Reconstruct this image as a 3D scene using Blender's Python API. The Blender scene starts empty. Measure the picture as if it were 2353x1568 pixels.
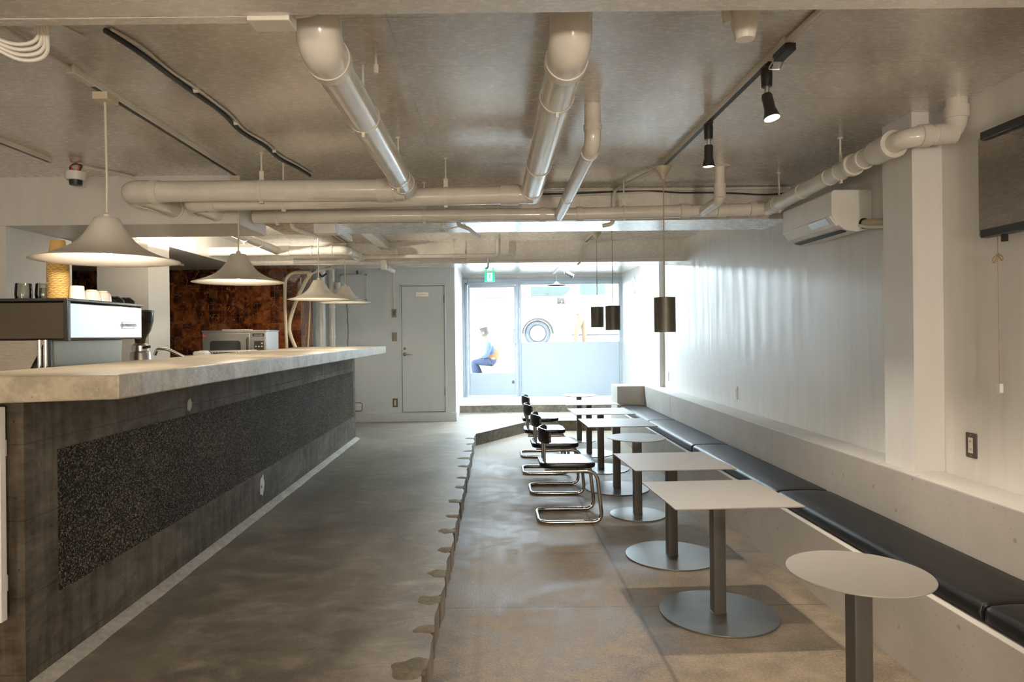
import bpy, math, random
from mathutils import Vector, Matrix, noise as mnoise
R = math.radians
rnd = random.Random(7)
S = bpy.context.scene
COL = S.collection

# ------------------------------------------------------------------ camera
cam = bpy.data.cameras.new('camera')
cam.sensor_width = 36.0
cam.lens = 24.0
cam.shift_x = 47.5 / 2353
cam.shift_y = -14.0 / 2353
cam.clip_start = 0.05
co = bpy.data.objects.new('camera', cam)
COL.objects.link(co)
co.matrix_world = Matrix.Translation((0, 0, 1.48)) @ Matrix.Rotation(R(90), 4, 'X') @ Matrix.Rotation(R(-0.6), 4, 'Z')
S.camera = co

# ------------------------------------------------------------------ world, daylight, exposure
W = bpy.data.worlds.new('sky')
S.world = W
W.use_nodes = True
bg = W.node_tree.nodes['Background']
bg.inputs[0].default_value = (0.74, 0.89, 1.0, 1)
bg.inputs[1].default_value = 18.0
S.view_settings.view_transform = 'Standard'
S.view_settings.look = 'None'
S.view_settings.gamma = 1
S.view_settings.exposure = 0.0
S.view_settings.use_curve_mapping = False
S.cycles.use_denoising = True
S.cycles.max_bounces = 9
S.cycles.diffuse_bounces = 6
S.cycles.glossy_bounces = 4
S.cycles.transmission_bounces = 6
S.cycles.transparent_max_bounces = 8
S.cycles.sample_clamp_indirect = 8.0
S.cycles.caustics_reflective = False
S.cycles.caustics_refractive = False

def lamp(name, kind, loc, energy, color, size=0.05, rot=(0, 0, 0), parent=None, **kw):
    l = bpy.data.lights.new(name, kind)
    l.energy = energy
    l.color = color
    if kind in ('POINT', 'SPOT'):
        l.shadow_soft_size = size
    for k, v in kw.items():
        setattr(l, k, v)
    o = bpy.data.objects.new(name, l)
    COL.objects.link(o)
    o.location = loc
    o.rotation_euler = rot
    o.parent = parent
    return o

# a portal over the glazed shopfront only guides the sampling of the sky's light (it emits nothing)
pl = lamp('window_portal', 'AREA', (1.0, 13.62, 1.6), 1.0, (1, 1, 1), rot=(R(-90), 0, 0))
pl.data.shape = 'RECTANGLE'
pl.data.size = 3.4
pl.data.size_y = 2.2
pl.data.cycles.is_portal = True

sun = lamp('sun', 'SUN', (0, 20, 20), 70.0, (0.90, 0.96, 1.0), rot=(R(-45), 0, R(-6)))
sun.data.angle = R(1.5)

WARM = (1.0, 0.74, 0.46)
WARM2 = (1.0, 0.865, 0.71)

# ------------------------------------------------------------------ tagging
def thing(name, label, cat, loc=(0, 0, 0), rz=0, group=None):
    o = bpy.data.objects.new(name, None)
    o.empty_display_size = 0.1
    COL.objects.link(o)
    o.location = loc
    o.rotation_euler = (0, 0, rz)
    return tag(o, label, cat, group)

def tag(o, label, cat, group=None):
    o['label'] = label
    o['category'] = cat
    if group:
        o['group'] = group
    return o

def struct(o):
    o['kind'] = 'structure'
    return o

def copy_tree(o, parent=None):
    c = o.copy()
    COL.objects.link(c)
    if parent:
        c.parent = parent
    for ch in list(o.children):
        copy_tree(ch, c)
    return c

# ------------------------------------------------------------------ mesh builder
class MB:
    def __init__(s):
        s.v = []
        s.f = []

    def add(s, vs, fs):
        b = len(s.v)
        s.v += [tuple(v) for v in vs]
        s.f += [tuple(b + i for i in f) for f in fs]
        return s

    def box(s, x0, x1, y0, y1, z0, z1):
        vs = [(x0, y0, z0), (x1, y0, z0), (x1, y1, z0), (x0, y1, z0), (x0, y0, z1), (x1, y0, z1), (x1, y1, z1), (x0, y1, z1)]
        return s.add(vs, [(3, 2, 1, 0), (4, 5, 6, 7), (0, 1, 5, 4), (1, 2, 6, 5), (2, 3, 7, 6), (3, 0, 4, 7)])

    def prism(s, poly, lo, hi, axis='z'):
        n = len(poly)
        def P(a, b, c):
            return {'z': (a, b, c), 'y': (a, c, b), 'x': (c, a, b)}[axis]
        vs = [P(a, b, lo) for a, b in poly] + [P(a, b, hi) for a, b in poly]
        fs = [tuple(range(n))[::-1], tuple(range(n, 2 * n))] + [(i, (i + 1) % n, n + (i + 1) % n, n + i) for i in range(n)]
        return s.add(vs, fs)

    def tube(s, pts, r, n=12, closed=False, cap=True):
        pts = [Vector(p) for p in pts]
        m = len(pts)
        rr = r if isinstance(r, (list, tuple)) else [r] * m
        T = []
        for i in range(m):
            if closed:
                d = pts[(i + 1) % m] - pts[i - 1]
            else:
                d = pts[min(i + 1, m - 1)] - pts[max(i - 1, 0)]
            T.append(d.normalized())
        up = Vector((0, 0, 1)) if abs(T[0].z) < 0.9 else Vector((1, 0, 0))
        nrm = (up - T[0] * up.dot(T[0])).normalized()
        vs = []
        for i in range(m):
            nrm = (nrm - T[i] * nrm.dot(T[i])).normalized()
            b = T[i].cross(nrm)
            for k in range(n):
                a = 2 * math.pi * k / n
                vs.append(pts[i] + (nrm * math.cos(a) + b * math.sin(a)) * rr[i])
        fs = []
        for i in range(m if closed else m - 1):
            j = (i + 1) % m
            for k in range(n):
                l = (k + 1) % n
                fs.append((i * n + k, i * n + l, j * n + l, j * n + k))
        if cap and not closed:
            fs += [tuple(range(n))[::-1], tuple((m - 1) * n + k for k in range(n))]
        return s.add(vs, fs)

    def cyl(s, p0, p1, r, n=20):
        return s.tube([p0, p1], r, n)

    def lathe(s, prof, c=(0, 0, 0), n=32, close=False):
        m = len(prof)
        vs = []
        for r, z in prof:
            for k in range(n):
                a = 2 * math.pi * k / n
                vs.append((c[0] + r * math.cos(a), c[1] + r * math.sin(a), c[2] + z))
        fs = []
        for i in range(m if close else m - 1):
            j = (i + 1) % m
            for k in range(n):
                l = (k + 1) % n
                fs.append((i * n + k, i * n + l, j * n + l, j * n + k))
        if not close:
            if prof[0][0] > 1e-6:
                fs.append(tuple(range(n))[::-1])
            if prof[-1][0] > 1e-6:
                fs.append(tuple((m - 1) * n + k for k in range(n)))
        return s.add(vs, fs)

    def ball(s, c, r, n=16, sc=(1, 1, 1)):
        vs, fs = [], []
        m = n // 2
        for i in range(m + 1):
            t = math.pi * i / m
            for k in range(n):
                a = 2 * math.pi * k / n
                vs.append((c[0] + r * sc[0] * math.sin(t) * math.cos(a), c[1] + r * sc[1] * math.sin(t) * math.sin(a), c[2] + r * sc[2] * math.cos(t)))
        for i in range(m):
            for k in range(n):
                l = (k + 1) % n
                fs.append((i * n + k, (i + 1) * n + k, (i + 1) * n + l, i * n + l))
        return s.add(vs, fs)

    def build(s, name, mat, parent=None, smooth=True, bevel=0, seg=2, loc=None, sub=0):
        me = bpy.data.meshes.new(name)
        me.from_pydata(s.v, [], s.f)
        import bmesh
        bm = bmesh.new()
        bm.from_mesh(me)
        bmesh.ops.remove_doubles(bm, verts=bm.verts, dist=1e-5)
        bmesh.ops.recalc_face_normals(bm, faces=bm.faces)
        bm.to_mesh(me)
        bm.free()
        if smooth:
            me.polygons.foreach_set('use_smooth', [True] * len(me.polygons))
            me.set_sharp_from_angle(angle=R(38))
        me.materials.append(mat)
        o = bpy.data.objects.new(name, me)
        COL.objects.link(o)
        o.parent = parent
        if loc:
            o.location = loc
        if bevel:
            b = o.modifiers.new('bevel', 'BEVEL')
            b.width = bevel
            b.segments = seg
            b.limit_method = 'ANGLE'
            b.angle_limit = R(40)
        if sub:
            m = o.modifiers.new('sub', 'SUBSURF')
            m.levels = sub
            m.render_levels = sub
        return o

def fillet(pts, r, n=6, closed=False):
    pts = [Vector(p) for p in pts]
    out = []
    m = len(pts)
    for i, p in enumerate(pts):
        if not closed and i in (0, m - 1):
            out.append(p)
            continue
        a = pts[i - 1] - p
        b = pts[(i + 1) % m] - p
        d = min(r, a.length * 0.48, b.length * 0.48)
        p0 = p + a.normalized() * d
        p1 = p + b.normalized() * d
        for k in range(n + 1):
            t = k / n
            out.append(p0 * (1 - t) ** 2 + p * 2 * t * (1 - t) + p1 * t * t)
    return out

def rrect(w, h, r, n=6, cx=0, cy=0):
    out = []
    for sx, sy, a0 in ((1, 1, 0), (-1, 1, 90), (-1, -1, 180), (1, -1, 270)):
        for k in range(n + 1):
            a = R(a0 + 90 * k / n)
            out.append((cx + sx * (w / 2 - r) + r * math.cos(a), cy + sy * (h / 2 - r) + r * math.sin(a)))
    return out

def text_mesh(body, size, name, mat, parent, mw, depth=0.0015):
    cu = bpy.data.curves.new('lettering', 'FONT')
    cu.body = body
    cu.size = size
    cu.extrude = depth
    cu.align_x = 'CENTER'
    cu.align_y = 'CENTER'
    t = bpy.data.objects.new('lettering', cu)
    COL.objects.link(t)
    bpy.context.view_layer.update()
    me = bpy.data.meshes.new_from_object(t.evaluated_get(bpy.context.evaluated_depsgraph_get()))
    bpy.data.objects.remove(t)
    me.materials.clear()
    me.materials.append(mat)
    o = bpy.data.objects.new(name, me)
    COL.objects.link(o)
    me.transform(mw)
    o.parent = parent
    return o

# ------------------------------------------------------------------ materials
class NT:
    def __init__(s, name):
        s.m = bpy.data.materials.new(name)
        s.m.use_nodes = True
        s.t = s.m.node_tree
        s.b = s.t.nodes['Principled BSDF']
        tc = s.t.nodes.new('ShaderNodeTexCoord')
        s.co = tc.outputs['Object']

    def n(s, typ, **kw):
        x = s.t.nodes.new('ShaderNode' + typ)
        for k, v in kw.items():
            setattr(x, k, v)
        return x

    def lk(s, a, b):
        s.t.links.new(a, b)

    def put(s, sock, v):
        if isinstance(v, (int, float)):
            sock.default_value = v
        elif isinstance(v, (tuple, list)):
            sock.default_value = tuple(v) + (1,) if len(v) == 3 and sock.type == 'RGBA' else tuple(v)
        else:
            s.lk(v, sock)

    def noise(s, scale, stretch=(1, 1, 1), detail=6, rough=0.6, dist=0.0, off=(0, 0, 0)):
        mp = s.n('Mapping')
        mp.inputs['Scale'].default_value = stretch
        mp.inputs['Location'].default_value = off
        s.lk(s.co, mp.inputs['Vector'])
        x = s.n('TexNoise')
        x.inputs['Scale'].default_value = scale
        x.inputs['Detail'].default_value = detail
        x.inputs['Roughness'].default_value = rough
        x.inputs['Distortion'].default_value = dist
        s.lk(mp.outputs[0], x.inputs['Vector'])
        return x.outputs[0]

    def voro(s, scale, stretch=(1, 1, 1), feature='F1', out='Distance'):
        mp = s.n('Mapping')
        mp.inputs['Scale'].default_value = stretch
        s.lk(s.co, mp.inputs['Vector'])
        x = s.n('TexVoronoi', feature=feature)
        x.inputs['Scale'].default_value = scale
        s.lk(mp.outputs[0], x.inputs['Vector'])
        return x.outputs[out]

    def ramp(s, fac, *stops):
        x = s.n('ValToRGB')
        e = x.color_ramp.elements
        while len(e) < len(stops):
            e.new(0.5)
        for i, (p, c) in enumerate(stops):
            e[i].position = p
            if isinstance(c, (int, float)):
                c = (c, c, c)
            e[i].color = tuple(c) + (1,)
        s.lk(fac, x.inputs[0])
        return x.outputs[0]

    def mix(s, fac, a, b, mode='MIX'):
        x = s.n('Mix', data_type='RGBA', blend_type=mode)
        s.put(x.inputs[0], fac)
        s.put(x.inputs[6], a)
        s.put(x.inputs[7], b)
        return x.outputs[2]

    def math(s, op, a, b=0.0, c=0.0, clamp=False):
        x = s.n('Math', operation=op, use_clamp=clamp)
        s.put(x.inputs[0], a)
        s.put(x.inputs[1], b)
        s.put(x.inputs[2], c)
        return x.outputs[0]

    def xyz(s):
        x = s.n('SeparateXYZ')
        s.lk(s.co, x.inputs[0])
        return x.outputs

    def line(s, coord, period, offset, width):
        """1 within `width` of every line coord = offset + k*period, else 0"""
        a = s.math('DIVIDE', s.math('SUBTRACT', coord, offset), period)
        f = s.math('FRACT', s.math('ADD', a, 100.5))
        d = s.math('MULTIPLY', s.math('ABSOLUTE', s.math('SUBTRACT', f, 0.5)), period)
        return s.math('SUBTRACT', 1.0, s.math('DIVIDE', d, width, clamp=True), clamp=True)

    def fin(s, color=None, rough=0.5, metal=0.0, bump=None, strength=0.2, dist=0.01, spec=None, coat=None):
        if color is not None:
            s.put(s.b.inputs['Base Color'], color)
        s.put(s.b.inputs['Roughness'], rough)
        s.put(s.b.inputs['Metallic'], metal)
        if spec is not None:
            s.b.inputs['Specular IOR Level'].default_value = spec
        if coat:
            s.b.inputs['Coat Weight'].default_value = coat
            s.b.inputs['Coat Roughness'].default_value = 0.2
        if bump is not None:
            x = s.n('Bump')
            x.inputs['Strength'].default_value = strength
            x.inputs['Distance'].default_value = dist
            s.put(x.inputs['Height'], bump)
            s.lk(x.outputs[0], s.b.inputs['Normal'])
        return s.m

def plain(name, c, rough=0.45, metal=0.0, var=0.08, scale=6.0, bump=0.0, bscale=60, **kw):
    t = NT(name)
    n = t.noise(scale)
    lo = tuple(x * (1 - var) for x in c)
    hi = tuple(min(1, x * (1 + var)) for x in c)
    colr = t.ramp(n, (0.3, lo), (0.7, hi))
    return t.fin(colr, rough, metal, bump=t.noise(bscale) if bump else None, strength=bump, **kw)

def emit(name, c, strength):
    t = NT(name)
    t.b.inputs['Emission Color'].default_value = tuple(c) + (1,)
    t.b.inputs['Emission Strength'].default_value = strength
    return t.fin(c, 0.5)

def m_floor_low():
    t = NT('worn_brown_concrete')
    x, y, z = t.xyz()
    a = t.noise(1.1, detail=8, rough=0.62)
    b = t.noise(7, detail=8, rough=0.7)
    c1 = t.ramp(a, (0.40, (0.095, 0.068, 0.042)), (0.5, (0.18, 0.137, 0.088)), (0.61, (0.28, 0.22, 0.148)))
    c2 = t.mix(0.45, c1, t.ramp(b, (0.42, (0.085, 0.062, 0.04)), (0.58, (0.28, 0.222, 0.152))))
    fine = t.noise(90, detail=3)
    c3 = t.mix(0.25, c2, t.ramp(fine, (0.35, (0.12, 0.10, 0.08)), (0.65, (0.42, 0.37, 0.30))))
    jx = t.math('MAXIMUM', t.line(x, 1.70, 0.77, 0.016), t.math('MULTIPLY', t.line(x, 1.70, -0.08, 0.03), 0.3))
    jy = t.line(y, 0.91, 3.70, 0.010)
    j = t.math('MAXIMUM', jx, jy)
    c4 = t.mix(t.math('MULTIPLY', j, 0.85), c3, (0.085, 0.066, 0.046))
    rg = t.ramp(t.math('ADD', t.math('MULTIPLY', a, 0.5), t.math('MULTIPLY', b, 0.5)), (0.42, 0.45), (0.58, 0.66))
    h = t.math('SUBTRACT', t.math('ADD', t.math('MULTIPLY', b, 0.14), t.math('MULTIPLY', fine, 0.9)), t.math('MULTIPLY', j, 0.12))
    return t.fin(c4, rg, bump=h, strength=0.30, dist=0.006, spec=0.27)

def m_floor_high():
    t = NT('trowelled_grey_concrete')
    a = t.noise(0.9, (1, 0.8, 1), detail=9, rough=0.64, dist=0.4)
    b = t.noise(5, (0.85, 1.35, 1), detail=10, rough=0.72, dist=0.35)
    c1 = t.ramp(a, (0.40, (0.11, 0.09, 0.068)), (0.5, (0.215, 0.18, 0.138)), (0.61, (0.34, 0.29, 0.22)))
    c2 = t.mix(0.5, c1, t.ramp(b, (0.42, (0.085, 0.072, 0.056)), (0.53, (0.22, 0.19, 0.15)), (0.64, (0.42, 0.37, 0.30))))
    fine = t.noise(110, detail=3)
    c3 = t.mix(0.2, c2, t.ramp(fine, (0.35, (0.07, 0.06, 0.05)), (0.65, (0.33, 0.29, 0.24))))
    rg = t.ramp(b, (0.3, 0.34), (0.7, 0.62))
    h = t.math('ADD', t.math('MULTIPLY', b, 0.25), t.math('MULTIPLY', fine, 0.4))
    return t.fin(c3, rg, bump=h, strength=0.25, dist=0.01)

def m_ceiling():
    t = NT('glossy_white_painted_board_concrete')
    x, y, z = t.xyz()
    a = t.noise(1.2, detail=6)
    st = t.noise(40, (0.6, 1.5, 1), detail=6, rough=0.65)
    c = t.ramp(a, (0.4, (0.57, 0.535, 0.48)), (0.6, (0.66, 0.635, 0.59)))
    jy = t.line(y, 0.46, 0.2, 0.006)
    jx = t.line(x, 1.82, -0.37, 0.004)
    j = t.math('MAXIMUM', jy, jx)
    jm = t.math('MULTIPLY', j, t.ramp(t.noise(2.2, detail=3), (0.45, 0.0), (0.6, 1.0)))
    c2 = t.mix(t.math('MULTIPLY', jm, 0.85), c, (0.26, 0.26, 0.20))
    bl = t.ramp(t.noise(55, detail=4), (0.4, 0.0), (0.6, 1.0))
    h = t.math('SUBTRACT', t.math('ADD', t.math('MULTIPLY', st, 0.8), t.math('MULTIPLY', bl, 0.25)), t.math('MULTIPLY', jm, 0.5))
    return t.fin(c2, t.ramp(st, (0.4, 0.245), (0.6, 0.285)), bump=h, strength=0.028, dist=0.005, spec=1.0, coat=1.0)

def m_wall(name, c, streak=0.5, rough=(0.32, 0.5)):
    t = NT(name)
    st = t.noise(5, (1, 1.6, 0.14), detail=7, rough=0.65)
    fine = t.noise(60, detail=4)
    lo = tuple(v * (1 - 0.14 * streak) for v in c)
    col = t.ramp(st, (0.42, lo), (0.56, c))
    h = t.math('ADD', t.math('MULTIPLY', st, 0.6), t.math('MULTIPLY', fine, 0.3))
    return t.fin(col, t.ramp(st, (0.35, rough[0]), (0.65, rough[1])), bump=h, strength=0.13, dist=0.008)

def m_pitted(name, c, rough=0.55):
    t = NT(name)
    a = t.noise(2.5, detail=7)
    lo = tuple(v * 0.82 for v in c)
    col = t.ramp(a, (0.3, lo), (0.7, c))
    v = t.voro(9)
    vs = t.math('MULTIPLY', t.math('LESS_THAN', v, 0.10), t.math('GREATER_THAN', t.noise(6, detail=2), 0.5))
    v2 = t.math('LESS_THAN', t.voro(26), 0.09)
    pit = t.math('MAXIMUM', vs, v2)
    col = t.mix(t.math('MULTIPLY', pit, 0.6), col, tuple(v * 0.45 for v in c))
    h = t.math('SUBTRACT', t.math('MULTIPLY', t.noise(50, detail=3), 0.3), pit)
    return t.fin(col, rough, bump=h, strength=0.35, dist=0.006)

def m_conc(name, c, var=0.35, rough=0.7, scale=2.0, stretch=(1, 1, 1), bump=0.3, spec=0.5):
    t = NT(name)
    a = t.noise(scale, stretch, detail=9, rough=0.66, dist=0.5)
    b = t.noise(scale * 6, stretch, detail=7, rough=0.7)
    col = t.mix(0.45, t.ramp(a, (0.4, tuple(v * (1 - var) for v in c)), (0.6, tuple(v * (1 + var) for v in c))),
                t.ramp(b, (0.42, tuple(v * (1 - min(.9, var * 1.3)) for v in c)), (0.58, tuple(v * (1 + var) for v in c))))
    pit = t.math('LESS_THAN', t.voro(22), 0.08)
    col = t.mix(t.math('MULTIPLY', pit, 0.6), col, tuple(v * 0.3 for v in c))
    h = t.math('SUBTRACT', t.math('ADD', b, t.math('MULTIPLY', t.noise(70, detail=3), 0.4)), pit)
    return t.fin(col, rough, bump=h, strength=bump, dist=0.01, spec=spec)

def m_boarded():
    t = NT('dark_board_marked_concrete')
    x, y, z = t.xyz()
    c = (0.085, 0.067, 0.044)
    a = t.noise(1.4, (1, 1, 3.0), detail=9, rough=0.66, dist=0.5)
    b = t.noise(9, (1, 1, 2.0), detail=7, rough=0.7)
    run = t.noise(16, (1, 1, 0.12), detail=5)
    col = t.mix(0.4, t.ramp(a, (0.4, (0.040, 0.031, 0.020)), (0.52, c), (0.62, (0.16, 0.135, 0.10))),
                t.ramp(b, (0.42, (0.030, 0.023, 0.015)), (0.58, (0.13, 0.108, 0.078))))
    col = t.mix(0.25, col, t.ramp(run, (0.42, (0.035, 0.028, 0.019)), (0.6, (0.17, 0.15, 0.12))))
    ln = t.math('MAXIMUM', t.line(z, 0.29, 0.06, 0.004), t.line(y, 1.82, 0.95, 0.003))
    col = t.mix(t.math('MULTIPLY', ln, 0.6), col, (0.03, 0.024, 0.016))
    pit = t.math('LESS_THAN', t.voro(16), 0.07)
    col = t.mix(t.math('MULTIPLY', pit, 0.7), col, (0.02, 0.016, 0.012))
    h = t.math('SUBTRACT', t.math('ADD', b, t.math('MULTIPLY', t.noise(70, detail=3), 0.4)), t.math('ADD', pit, ln))
    return t.fin(col, 0.7, bump=h, strength=0.3, dist=0.008, spec=0.2)

def m_aggregate():
    t = NT('exposed_pebble_aggregate')
    v = t.n('TexVoronoi')
    v.inputs['Scale'].default_value = 160
    t.lk(t.co, v.inputs['Vector'])
    sp = t.n('SeparateColor')
    t.lk(v.outputs['Color'], sp.inputs[0])
    st = t.ramp(sp.outputs[0], (0.0, (0.008, 0.006, 0.004)), (0.3, (0.026, 0.018, 0.010)), (0.6, (0.075, 0.054, 0.030)), (0.86, (0.15, 0.115, 0.07)), (1.0, (0.30, 0.25, 0.18)))
    edge = t.ramp(v.outputs['Distance'], (0.25, 1.0), (0.75, 0.25))
    col = t.mix(1.0, st, edge, 'MULTIPLY')
    big = t.ramp(t.noise(2.0, detail=5), (0.3, 0.7), (0.7, 1.25))
    col = t.mix(1.0, col, big, 'MULTIPLY')
    return t.fin(col, 0.7, bump=t.math('SUBTRACT', 1.0, v.outputs['Distance']), strength=0.9, dist=0.006, spec=0.12)

def m_tile():
    t = NT('red_brown_marbled_glazed_tile')
    x, y, z = t.xyz()
    gx = t.line(t.math('ADD', x, y), 0.115, 0.02, 0.0045)
    gz = t.line(z, 0.17, 0.05, 0.0045)
    g = t.math('MAXIMUM', gx, gz)
    cell = t.n('TexWhiteNoise', noise_dimensions='2D')
    cb = t.n('CombineXYZ')
    t.put(cb.inputs[0], t.math('FLOOR', t.math('DIVIDE', t.math('SUBTRACT', t.math('ADD', x, y), 0.0775), 0.115)))
    t.put(cb.inputs[1], t.math('FLOOR', t.math('DIVIDE', t.math('SUBTRACT', z, 0.135), 0.17)))
    t.lk(cb.outputs[0], cell.inputs['Vector'])
    sh = t.n('VectorMath', operation='MULTIPLY_ADD')
    t.lk(cell.outputs[1], sh.inputs[0])
    sh.inputs[1].default_value = (6, 6, 6)
    t.lk(t.co, sh.inputs[2])
    def nz(scale, detail, dist):
        q = t.n('TexNoise')
        q.inputs['Scale'].default_value = scale
        q.inputs['Detail'].default_value = detail
        q.inputs['Distortion'].default_value = dist
        t.lk(sh.outputs[0], q.inputs['Vector'])
        return q
    big = t.noise(1.1, detail=3)
    base = t.ramp(nz(5.5, 4, 0.6).outputs[0], (0.34, (0.030, 0.008, 0.004)), (0.48, (0.115, 0.028, 0.008)), (0.60, (0.25, 0.070, 0.018)), (0.72, (0.22, 0.13, 0.05)))
    base = t.mix(1.0, base, t.ramp(cell.outputs[0], (0, 0.72), (1, 1.22)), 'MULTIPLY')
    base = t.mix(1.0, base, t.ramp(big, (0.4, 0.45), (0.6, 1.3)), 'MULTIPLY')
    vein = nz(3.2, 5, 1.6)
    vm = t.math('SUBTRACT', 1.0, t.math('DIVIDE', t.math('ABSOLUTE', t.math('SUBTRACT', vein.outputs[0], 0.5)), 0.012, clamp=True), clamp=True)
    col = t.mix(t.math('MULTIPLY', vm, 0.75), base, (0.50, 0.19, 0.06))
    col = t.mix(g, col, (0.17, 0.075, 0.03))
    return t.fin(col, 0.12, bump=t.math('SUBTRACT', t.noise(3, detail=2), g), strength=0.12, dist=0.01)

def m_steel(name, c, rough=0.28, stretch=(1, 1, 40), scale=20, metal=1.0, amt=0.1):
    t = NT(name)
    a = t.noise(scale, stretch, detail=3)
    return t.fin(t.ramp(a, (0.3, tuple(v * (1 - amt) for v in c)), (0.7, tuple(min(1, v * (1 + amt)) for v in c))),
                 t.ramp(a, (0.3, rough * 0.85), (0.7, rough * 1.2)), metal)

def m_swirl():
    t = NT('ground_steel_plate')
    a = t.noise(6, detail=3, dist=1.5)
    return t.fin(t.ramp(a, (0.3, (0.15, 0.147, 0.14)), (0.7, (0.19, 0.186, 0.18))), t.ramp(a, (0.3, 0.30), (0.7, 0.40)), 0.6)

def m_glass(name, tint=(0.97, 0.99, 0.99)):
    t = NT(name)
    tr = t.n('BsdfTransparent')
    tr.inputs[0].default_value = tuple(tint) + (1,)
    gl = t.n('BsdfGlossy')
    gl.inputs['Roughness'].default_value = 0.02
    fr = t.n('Fresnel')
    fr.inputs[0].default_value = 1.45
    mx = t.n('MixShader')
    t.lk(fr.outputs[0], mx.inputs[0])
    t.lk(tr.outputs[0], mx.inputs[1])
    t.lk(gl.outputs[0], mx.inputs[2])
    t.lk(mx.outputs[0], t.t.nodes['Material Output'].inputs[0])
    return t.m

def m_kraft():
    t = NT('kraft_paper_sleeves')
    x, y, z = t.xyz()
    ang = t.math('MULTIPLY', t.math('ARCTAN2', y, x), 10.0)
    w = t.math('ADD', z, t.math('MULTIPLY', t.math('SINE', ang), 0.003))
    ln = t.line(w, 0.0115, 0.0, 0.0022)
    col = t.mix(ln, (0.62, 0.40, 0.13), (0.30, 0.17, 0.045))
    return t.fin(col, 0.7, bump=t.math('SUBTRACT', 1.0, ln), strength=0.6, dist=0.004)

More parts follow.
